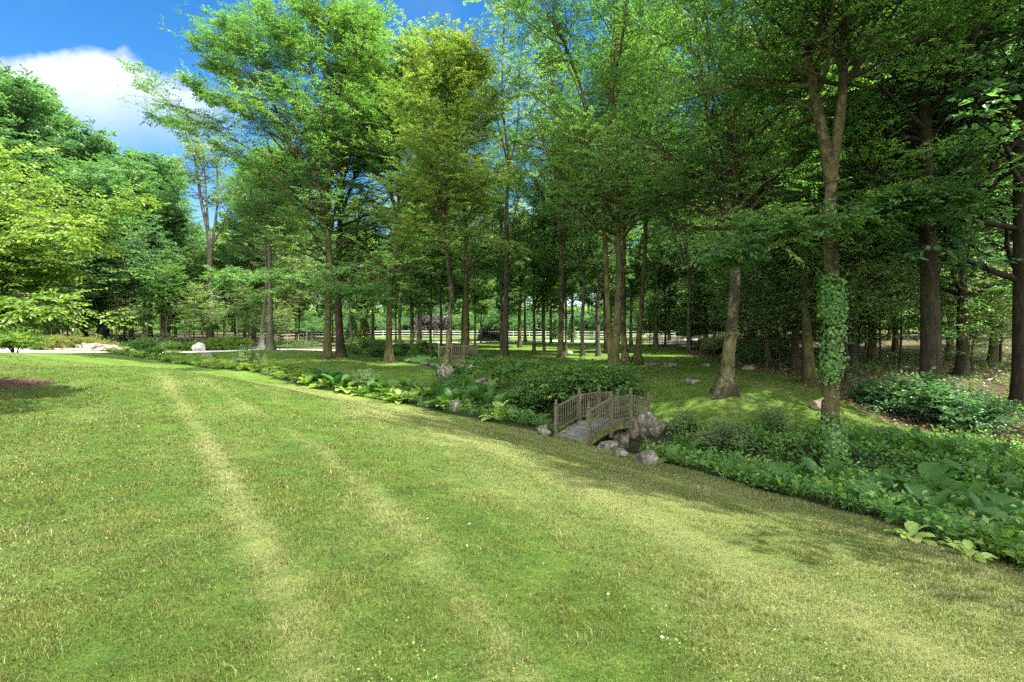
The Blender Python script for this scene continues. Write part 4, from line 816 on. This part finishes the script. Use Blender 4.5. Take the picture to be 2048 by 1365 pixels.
# EL indexes: 0 (5,5) 1 (4.95,7) 2 (4.75,8.5) 3 (4.2,11.5) 4 (2.9,15.1) 5 (1.5,16.9) 6 (-.4,18.4) 7 (-2.4,20) 8 (-6.15,23) 9 (-10.8,26) 10 (-18,30.5) 11 (-23.4,34) 12
for i in range(90):
    p = edge_pt(EL[9] - 1, EL[11], rr.uniform(.1, 1.7), rr); plant(['fern0', 'fern1'][i % 2], p[0], p[1], rr.uniform(1.3, 1.9), 'yellow green fern of the long border left of the hostas', 'ferns of the long lawn border')
for i in range(20):
    p = edge_pt(EL[11] - 1, EL[12] - .5, rr.uniform(.2, 1.2), rr); plant(['hosta1', 'fern0'][i % 2], p[0], p[1], rr.uniform(1.1, 1.5), ('small hosta' if i % 2 == 0 else 'small fern') + ' at the drive end of the long border', 'small plants at the drive end of the border')
for i in range(64):
    p = edge_pt(EL[6], EL[9] + .5, rr.uniform(.1, 1.6), rr); plant(['hosta0', 'hosta1', 'big0'][i % 3], p[0], p[1], rr.uniform(1.1, 1.6), ['pale green hosta', 'bushy pale hosta', 'broad leaved plant'][i % 3] + ' along the lawn edge left of the footbridge', 'hostas along the lawn edge')
def hits_in_bed(pts): return [hit(*p) for p in pts]
def bed_sample(poly, n, rng):
    poly = np.array(poly); out = []; lo = poly.min(0); hi = poly.max(0)
    while len(out) < n:
        p = rng.uniform(lo, hi)
        if inside(p[:1], p[1:], poly)[0] and sd([p[0]], [p[1]], BED)[0] > .15 and abs((p[0] - 3.2) * .72 - (p[1] - 17.4) * .69) * 0 + max(0, np.hypot(p[0] - 3.2, p[1] - 17.3) - 0) > 2.2: out.append(p)
    return out
MIDBED = [(-5, 23), (2.0, 17.2), (4, 19.5), (5, 22), (4, 26), (0, 29), (-4, 27)]
LOWBED = [(4.8, 8.2), (4.2, 11.5), (3.6, 14.5), (5.8, 17.4), (9, 15.8), (13, 15), (18, 13), (18, 6), (9, 3.4), (5.2, 5)]
for i, p in enumerate(bed_sample(MIDBED, 74, rr)):
    k = ['big0', 'big2', 'fern2', 'big1', 'tuft'][i % 5]; plant(k, p[0], p[1], rr.uniform(.9, 1.35), {'b': 'dark broad leaved plant', 'f': 'dark green fern', 't': 'grassy tuft'}[k[0]] + ' in the stream bed behind the footbridge', 'plants in the stream bed behind the footbridge')
for i, p in enumerate(bed_sample(LOWBED, 66, rr)):
    k = ['big0', 'fern2', 'big2', 'tuft', 'big1', 'fern2'][i % 6]; plant(k, p[0], p[1], rr.uniform(.75, 1.25), {'b': 'dark broad leaved plant', 'f': 'dark green fern', 't': 'grassy tuft'}[k[0]] + ' in the stream bed by the ivy clad tree', 'plants in the stream bed by the ivy clad tree')
for px, py, s in [(1560, 960, 1.15), (1640, 950, 1.2), (1700, 930, 1.0), (1770, 960, 1.1), (1800, 985, 1.2), (1880, 975, 1.3), (1960, 960, 1.3), (1930, 1010, 1.25), (2010, 1000, 1.2), (1700, 985, .9), (1480, 930, .9), (1860, 1020, 1.1), (2040, 1040, 1.1), (1740, 1000, .9)]:
    q = hit(px, py + 25); plant('big1' if s > 1.05 else 'big0', q[0], q[1], s * .74, 'huge dark paddle leaved plant low in the right of the stream bed', 'paddle leaved plants at lower right')
for px, py, s in [(1790, 1065, .95), (1905, 1105, .75), (1880, 1085, .6)]:
    q = hit(px, py + 10); q = q + np.array([.18, 0]); plant('hosta0', q[0], q[1], s * .6, 'big pale sunlit leaf clump right at the lawn edge', 'pale leaf clumps at the lawn edge')
for i in range(30):
    px = rr.uniform(1480, 2040); q = edge_pt(EL[0] - 0, EL[3], rr.uniform(.1, .8), rr); plant('fern2' if i % 2 else 'tuft', q[0], q[1], rr.uniform(.45, .8), ('small green fern' if i % 2 else 'fine grass tuft') + ' fringing the lawn below the footbridge', 'fringe plants below the footbridge')
# ground cover that nobody could count
def undergrowth(name, mt, n, poly, hmax, size, seed, nl=9, sun=False, hm=.5, dens=None):
    rng = np.random.default_rng(seed); poly = np.array(poly); lo = poly.min(0); hi = poly.max(0)
    x = rng.uniform(lo[0], hi[0], n * 3); y = rng.uniform(lo[1], hi[1], n * 3)
    k = inside(x, y, poly) & (sd(x, y, BED) > -.05) if dens is None else inside(x, y, poly)
    bx, by = (x - 3.15) * .69 + (y - 17.4) * .72, (x - 3.15) * -.72 + (y - 17.4) * .69
    k &= ~((np.abs(bx) < 2.1) & (np.abs(by) < .85)); k &= (pdist(x, y, STREAM) > .35) | (rng.uniform(0, 1, len(x)) < .4)
    x = x[k][:n]; y = y[k][:n]; n = len(x); z = ground(x, y); h = hmax * rng.uniform(.25, 1, n) * (.75 + .3 * np.sin(x * 1.9 + np.sin(y * 1.4) * 2))
    a = rng.uniform(0, 6.28, n); ln = h * rng.uniform(.1, .6, n)
    P = np.stack([np.c_[x, y, z - .02], np.c_[x + np.cos(a) * ln * .3, y + np.sin(a) * ln * .3, z + h * .6], np.c_[x + np.cos(a) * ln, y + np.sin(a) * ln, z + h]], 1)
    lv = leaves(rng, P, nl, size, tilt=.45, droop=.05, aspect=.6, t0=.25, out=2.5, hue=np.clip(hm + .15 * np.sin(x * 1.3) * np.sin(y * 1.7) + rng.normal(0, .1, n), 0, 1))
    t_ = tubes(P, np.full((n, 3), .004), 3); V, F = merge([t_, (lv[0], lv[1])]); rn = np.r_[np.full(len(t_[1]), .2), lv[2]]
    tag(obj(name, mesh_np(name, V, F, mt, False, fattr={'rnd': rn})), kind='stuff')
undergrowth('jewelweed_undergrowth', M_under, 2900, LOWBED, .5, .10, 41, 10, hm=.6)
undergrowth('low_leafy_cover', M_leaf, 3200, LOWBED, .26, .06, 52, 11, hm=.45)
undergrowth('bluish_bed_cover', M_bigleaf, 1100, LOWBED, .42, .13, 53, 8, hm=.7)
undergrowth('far_side_undergrowth', M_under, 2200, [(8, 14), (13, 18), (30, 16), (30, 9), (14, 9)], .35, .08, 42, 9, hm=.45)
undergrowth('streamside_undergrowth', M_bigleaf, 3600, [(-6, 25), (-5, 22.2), (2, 17), (5.2, 19.6), (5, 22), (4.2, 27), (2, 30), (-.4, 32.5), (-4, 28)], .45, .10, 43, 9, hm=.5)
undergrowth('sunny_undergrowth', M_leaf_lime, 1500, [(-2, 25.5), (3, 25), (4, 27), (2.2, 30), (-.4, 32.5), (-3.5, 31), (-4, 28)], .45, .09, 44, 9, hm=.45)
undergrowth('upstream_undergrowth', M_leaf, 1800, [(-4, 29), (-.4, 32.5), (-1.5, 36), (-3.5, 41), (-8, 41), (-7.5, 36), (-5.2, 31)], .5, .13, 45, 9, hm=.4)
undergrowth('border_undergrowth', M_leaf, 2600, [(-2.4, 20), (-6.15, 23), (-10.8, 26), (-18, 30.5), (-30.6, 37.8), (-29.5, 39), (-19, 34), (-8.3, 27.2), (-2, 22.5)], .32, .10, 46, 8, hm=.55)
undergrowth('creeping_lime_cover', M_leaf_lime, 3600, [(-9.5, 24.9), (-5.2, 21.9), (-4.7, 22.6), (-9.1, 25.8)], .10, .06, 47, 8, hm=.7)
undergrowth('sunlit_corner_undergrowth', M_leaf_lime, 1700, [(5, 4.2), (5, 5.8), (6.4, 6.2), (9, 4.5), (8, 2), (5.4, 2)], .38, .085, 48, 11, hm=.25)
undergrowth('wood_undergrowth', M_leaf_deep, 4200, [(14, 16), (15, 24), (17, 38), (60, 48), (60, 20), (26, 12)], .4, .12, 49, 8, hm=.6, dens=1)
undergrowth('left_wood_undergrowth', M_leaf_deep, 3800, [(-22, 52), (-22, 62), (-60, 66), (-64, 44), (-45, 46)], .8, .18, 50, 8, hm=.6, dens=1)
# ------------------------------------------------------------------ boulders
def rock(px, py, Y, w, h, mt, label, seed, d=None, group=None, sink=.25, xy=None, name='boulder'):
    import bmesh
    bm = bmesh.new(); bmesh.ops.create_icosphere(bm, subdivisions=4, radius=1); off = Vector((seed * 3.7, seed * 1.3, 0)); d = d or w * .8; fl = []
    rs = random.Random(seed)
    for _ in range(9):
        v_ = Vector((rs.gauss(0, 1), rs.gauss(0, 1), rs.gauss(0, .8))).normalized(); fl.append((v_, rs.uniform(.62, .88)))
    for v_ in bm.verts:
        p = v_.co.copy()
        for q, c in fl:
            e = p.dot(q)
            if e > c: p -= q * (e - c) * .92
        p *= 1 + .16 * mnoise.noise(p * 1.4 + off) + .07 * mnoise.noise(p * 4 + off) + .03 * mnoise.noise(p * 11 + off)
        v_.co = Vector((p.x * w / 2, p.y * d / 2, p.z * h / 2 * 1.15))
    me = bpy.data.meshes.new(name); bm.to_mesh(me); bm.free(); me.materials.append(mt)
    for p in me.polygons: p.use_smooth = True
    x, y = xy if xy is not None else ((px - 1024) / 1024 * Y, Y)
    o = obj(name, me, None, (x, y, gz(x, y) + h * (.5 - sink))); o.rotation_euler = (0, 0, rs.uniform(-.4, .4)); tag(o, label, 'rock', group); return o
wall = [(86, 1.1, .45), (108, 1.5, .7), (124, 1.4, .85), (138, 1.3, .6), (150, 1.5, .9), (163, 1.2, .8), (176, 1.4, .9), (190, 1.7, .8), (205, 1.5, .9), (216, 1.3, .7), (228, 1.4, .75), (241, 1.3, .5), (252, .9, .35)]
for i, (px, w, h) in enumerate(wall):
    rock(px, 0, 42.4 + .3 * math.sin(i * 2) - (.8 if i < 2 else 0), w, h, [M_rocktan, M_rocktan, M_rock][i % 3], 'tan stone of the low border wall beside the drive' if i % 3 < 2 else 'grey stone of the low border wall beside the drive', 10 + i, group='stones of the low border wall')
for i, (px, w, h) in enumerate([(116, 1.0, .4), (132, 1., .45), (156, 1., .4), (170, 1.1, .4), (198, 1.1, .45), (222, 1., .35)]):
    rock(px, 0, 41.5, w, h, M_rocktan, 'smaller tan stone in front of the low border wall', 30 + i, group='front stones of the low border wall')
rock(398, 693, 45.5, 1.2, .95, M_rockwhite, 'whitish pink boulder alone beside the yellow green clumps across the drive', 50)
rock(415, 720, 35, 1.3, .7, M_rock, 'grey boulder in the shade behind the fern border', 51)
rock(892, 748, 26.0, .95, .9, M_rock, 'pale lichened boulder at the foot of the slim crooked trunk', 52)
for i, (px, Y, w, h) in enumerate([(918, 27.5, 1.0, .6), (935, 27.8, 1.1, .6), (912, 29, .9, .6), (950, 28.2, .8, .5), (930, 30, 1., .6), (866, 30.5, .6, .35), (880, 31, .6, .35), (850, 31.5, .6, .35)]):
    rock(px, 0, Y, w, h, M_rock, 'dark stone of the heap lining the stream below the small footbridge', 60 + i, group='stones below the small footbridge')
rock(970, 0, 24.4, 1.2, .6, M_rock, 'smooth grey slab showing among the dark broad leaves upstream', 70, sink=.2)
rock(912, 0, 20.5, .6, .6, M_rock, 'pinkish boulder half hidden by hostas at the lawn edge', 71, sink=.15)
rock(1087, 0, 16.9, .55, .4, M_rock, 'small grey boulder on the lawn left of the footbridge', 72)
rock(845, 0, 23.6, .7, .4, M_rocktan, 'low tan stone on the bank opposite the hostas', 73)
rock(1292, 0, 17.9, 1.0, 1.0, M_rock, 'large lichened boulder under the far end of the footbridge', 74, sink=.3)
rock(1318, 0, 17.4, .75, .6, M_rock, 'grey boulder leaning right of the bridge end boulder', 75)
rock(1268, 0, 17.9, .7, .8, M_rocktan, 'tan flat faced boulder in the shade beneath the footbridge', 76, sink=.2)
rock(1240, 0, 17.6, .9, .55, M_rock, 'dark wet boulder in the stream under the footbridge', 77, sink=.1)
rock(1216, 0, 14.9, .7, .32, M_rock, 'low mossy stone in the grass before the footbridge', 78)
rock(1243, 0, 13.4, .42, .28, M_rock, 'small lichened stone second along the lawn edge from the footbridge', 79)
rock(1294, 0, 12.2, .55, .45, M_rock, 'larger lichened stone third along the lawn edge from the footbridge', 80)
rock(1497, 0, 30, .75, .35, M_rocktan, 'round tan stone on the grass behind the blotched lichen trunk', 81, sink=.35)
rock(1383, 0, 21, .7, .32, M_rock, 'low knobbly stone left of the blotched lichen trunk', 82, sink=.4)
rock(1337, 0, 32, 1.1, .35, M_rock, 'weathered stump like stone on the middle lawn', 83, sink=.4)
rock(1302, 0, 32.5, .9, .28, M_rock, 'flat stone beside the spreading roots', 84, sink=.4)
rock(1412, 0, 33, .6, .3, M_rock, 'small dark stone on the lawn left of the round tan one', 85)
rock(1770, 0, 15.2, .8, .35, M_rock, 'grey stone in the leaf litter right of the ivy clad tree', 86)
rock(1762, 0, 13.6, .5, .22, M_rocktan, 'small tan stone among the undergrowth right of the ivy clad tree', 87)
rock(1640, 0, 17.5, .6, .5, M_rocktan, 'tan stone peeking from behind the ivy clad trunk', 88)
rock(1140, 0, 46, .5, .3, M_rockwhite, 'little whitish stone on the lawn right of the spotted trunk', 89)
# ------------------------------------------------------------------ footbridges
def footbridge(name, label, cx, cyy, z, ang, Lb, W, arch, nb, full=True):
    o = thing(name, label, 'bridge', (cx, cyy, z), ang)
    arc = lambda s: arch * (1 - (2 * s - 1) ** 2)
    X = lambda s: -Lb / 2 + s * Lb
    n = int(Lb / .145); d = MB()
    for i in range(n):
        s0 = (i + .04) / n; s1 = (i + .96) / n; a, b_ = arc(s0), arc(s1); y = W / 2
        d.hexa([(X(s0), -y, a - .035), (X(s1), -y, b_ - .035), (X(s1), y, b_ - .035), (X(s0), y, a - .035), (X(s0), -y, a), (X(s1), -y, b_), (X(s1), y, b_), (X(s0), y, a)])
    obj('deck', d.mesh('deck', M_plank), o)
    for sg in (-1, 1):
        m = MB(); k = 16; y0 = sg * (W / 2 - .04); y1 = sg * (W / 2 + .015)
        if y0 > y1: y0, y1 = y1, y0
        V = []; F = []
        for i in range(k + 1):
            s = i / k; tp = arc(s) + .03; bt = arc(s) * 1.0 - .26 + .05 * math.sin(math.pi * s); V += [(X(s), y0, bt), (X(s), y1, bt), (X(s), y1, tp), (X(s), y0, tp)]
        for i in range(k):
            for j in range(4): F.append((4 * i + j, 4 * i + (j + 1) % 4, 4 * i + 4 + (j + 1) % 4, 4 * i + 4 + j))
        F += [(3, 2, 1, 0), (4 * k, 4 * k + 1, 4 * k + 2, 4 * k + 3)]; m.add(V, F); obj('side_beam', m.mesh('side_beam', M_moss), o)
        m = MB(); y = sg * (W / 2 - .09); m_ = 14    # curb strip along the deck edge
        for i in range(m_): m.bar((X(i / m_), y, arc(i / m_) + .012), (X((i + 1) / m_), y, arc((i + 1) / m_) + .012), .07, .024)
        obj('curb_board', m.mesh('curb_board', M_plank), o)
        yp = sg * (W / 2 + .062); posts = [0.012, .345, .66, .988]; ph = 1.0
        for s in posts:
            m = MB(); m.box((0, 0, ph / 2 - .17), (.09, .09, ph + .34)); p = obj('post', m.mesh('post', M_wood), o, (X(s), yp, arc(s)))
            f = MB(); f.lathe((0, 0, ph), [(0, .066), (.015, .068), (.03, .04), (.05, .028), (.075, .045), (.1, .05), (.125, .036), (.145, .006)], 10); obj('finial', f.mesh('finial', M_wood, True), p)
        for i in range(3):
            s0, s1 = posts[i], posts[i + 1]; x0, x1 = X(s0) + .046, X(s1) - .046; a, b_ = arc(s0), arc(s1)
            m = MB(); m.bar((x0, yp, a + .90), (x1, yp, b_ + .90), .075, .05); obj('handrail', m.mesh('handrail', M_wood), o)
            m = MB(); m.bar((x0, yp, a + .17), (x1, yp, b_ + .17), .045, .06); obj('bottom_rail', m.mesh('bottom_rail', M_wood), o)
            for j in range(nb):
                f_ = (j + .7) / (nb + .4); x = x0 + (x1 - x0) * f_; z0 = a + (b_ - a) * f_ + .2; hh = .675
                m = MB()
                if full: m.lathe((0, 0, 0), [(0, .02), (hh * .16, .02), (hh * .18, .011), (hh * .22, .019), (hh * .26, .011), (hh * .45, .019), (hh * .62, .014), (hh * .72, .011), (hh * .76, .019), (hh * .80, .011), (hh * .84, .02), (hh, .02)], 7)
                else: m.box((0, 0, hh / 2), (.035, .035, hh))
                obj('baluster', m.mesh('baluster', M_wood, full), o, (x, yp, z0))
    m = MB(); m.box((-Lb / 2 - .03, 0, -.06), (.05, W + .02, .12)); m.box((Lb / 2 + .03, 0, -.06), (.05, W + .02, .12)); obj('end_board', m.mesh('end_board', M_moss), o)
    return o
footbridge('wooden_footbridge', 'small arched wooden footbridge with turned balusters over the stream', 3.15, 17.4, -1.80, math.atan2(2.6, 2.5), 3.75, 1.15, .30, 9)
footbridge('wooden_footbridge', 'distant wooden footbridge half hidden by the slim crooked trunk', -3.75, 35.2, gz(-2.0, 35.2) + .0, R(8), 2.6, 1.0, .12, 5, False)
# ------------------------------------------------------------------ fences
def fence(name, label, pts, m, ph=1.25, nr=3, step=2.7):
    c = resample([(a, b_, 0) for a, b_ in pts], 200)[:, :2]; s = np.r_[0, np.cumsum(np.linalg.norm(np.diff(c, axis=0), axis=1))]; n = int(s[-1] / step)
    q = np.array([[np.interp(k, s, c[:, 0]), np.interp(k, s, c[:, 1])] for k in np.linspace(0, s[-1], n + 1)]); zz = ground(q[:, 0], q[:, 1])
    o = thing(name, label, 'fence', (q[0, 0], q[0, 1], zz[0])); P0 = np.array([q[0, 0], q[0, 1], zz[0]])
    for (x, y), z in zip(q, zz):
        b_ = MB(); b_.box((0, 0, ph / 2 - .15), (.14, .14, ph + .3)); obj('post', b_.mesh('post', m), o, Vector((x, y, z)) - Vector(P0))
    for r in range(nr):
        b_ = MB()
        for i in range(n):
            h = .3 + r * (ph - .42) / (nr - 1); b_.bar(np.array([q[i, 0], q[i, 1] - .09, zz[i] + h]) - P0, np.array([q[i + 1, 0], q[i + 1, 1] - .09, zz[i + 1] + h]) - P0, .05, .13)
        obj('rail', b_.mesh('rail', m), o)
fence('rail_fence', 'long white three rail fence crossing behind the far lawn', [(-33, 86), (-10, 88), (10, 88), (28, 88)], M_fence)
fence('rail_fence', 'weathered dark rail fence in front of the left wood', [(-43, 57.5), (-34, 60), (-28, 66), (-33, 86)], M_fence2)
# far-off wood that reads as one mass
def far_wood():
    rng = np.random.default_rng(70); n = 5200
    x = rng.uniform(-220, 260, n); y = rng.uniform(112, 165, n); k = ~((np.abs(x - 17 * y / 130) < 13) & (y < 155)); x = x[k]; y = y[k]; n = len(x)
    top = 11 + 4 * np.sin(x * .13) + 3 * np.sin(x * .31 + 1); h = top * rng.uniform(0, 1, n) ** .8; z = ground(x, y); c = np.c_[x, y, z + h]
    m = 46; q = nrm(rng.normal(0, 1, (n, m, 3))) * (rng.uniform(0, 1, (n, m, 1)) ** .4) * np.array([2.3, 2.2, 1.3]) + c[:, None]; q = q.reshape(-1, 3); N_ = len(q)
    d = nrm(rng.normal(0, 1, (N_, 3)) * (1, 1, .5)); w = nrm(np.cross(nrm(np.array([0, 0, 1.]) + rng.normal(0, .6, (N_, 3))), d)); l = rng.uniform(.3, .75, N_)[:, None]
    V = np.stack([q - d * l * .5, q + w * l * .35, q + d * l * .5, q - w * l * .35], 1).reshape(-1, 3)
    tag(obj('far_wood', mesh_np('far_wood', V, np.arange(N_ * 4).reshape(-1, 4), M_leaf, False, fattr={'rnd': np.clip(np.repeat(rng.normal(.5, .17, n), m) + rng.normal(0, .12, N_), 0, 1)})), kind='stuff')
far_wood()
# utility pole with wires far behind
def pole():
    x, y = (1130 - 1024) / 1024 * 95, 95; z = gz(x, y); o = thing('utility_pole', 'thin utility pole behind the spotted trunk near the grassy hill', 'utility pole', (x, y, z))
    m = MB(); m.lathe((0, 0, -.3), [(0, .15), (10, .1)], 8); obj('shaft', m.mesh('shaft', M_barkgrey, True), o)
    m = MB(); m.box((0, .12, 9.2), (2.2, .1, .12)); obj('crossarm', m.mesh('crossarm', M_barkgrey), o)
    for k in (-1, 0, 1):
        m = MB(); P = [(xx, .12, 9.3 + .0015 * (xx * xx) * .6) for xx in np.linspace(0, -60, 16)]
        for a, b_ in zip(P, P[1:]): m.bar((a[0] + k * .9, a[1], a[2] + 0 * k), (b_[0] + k * .9, b_[1] + k * .6, b_[2]), .02, .02)
        obj('wire', m.mesh('wire', M_bark), o)
pole()
def bench():
    x, y = (1079 - 1024) / 1024 * 62, 62; o = thing('garden_bench', 'small grey garden bench on the far lawn beside the narrow olive trunk', 'bench', (x, y, gz(x, y)), R(20))
    m = MB(); [m.box((0, k * .13, .45), (1.4, .11, .035)) for k in (-1, 0, 1)]; obj('seat', m.mesh('seat', M_plank), o)
    m = MB(); [m.box((0, .24, .6 + k * .14), (1.4, .03, .1)) for k in (0, 1)]; obj('backrest', m.mesh('backrest', M_plank), o)
    for a in (-.62, .62):
        for b_ in (-.17, .22): m = MB(); m.box((0, 0, .2), (.06, .06, .46)); obj('leg', m.mesh('leg', M_plank), o, (a, b_, 0))
bench()

# ------------------------------------------------------------------ labels of repeats: tell them apart along the row where the picture does
ORD = 'leftmost second third fourth fifth sixth seventh eighth ninth tenth eleventh twelfth thirteenth fourteenth fifteenth sixteenth seventeenth eighteenth nineteenth twentieth'.split()
def number_labels():
    by = {}
    for o in C.objects:
        if o.parent is None and 'group' in o and 'label' in o: by.setdefault((o['group'], o['label']), []).append(o)
    for (g, lab), v in by.items():
        ins = [o for o in v if o.location.y > .5 and -30 < 1024 + 1024 * o.location.x / o.location.y < 2078]
        if 2 <= len(ins) <= 20 and len(lab.split()) <= 13:
            ins.sort(key=lambda o: o.location.x / o.location.y)
            for i, o in enumerate(ins): o['label'] = (ORD[i] + ' ' + lab) if i == 0 else (ORD[i] + ' from left, ' + lab)
            for o in v:
                if o not in ins: o['label'] = lab + ', outside the picture'
number_labels()
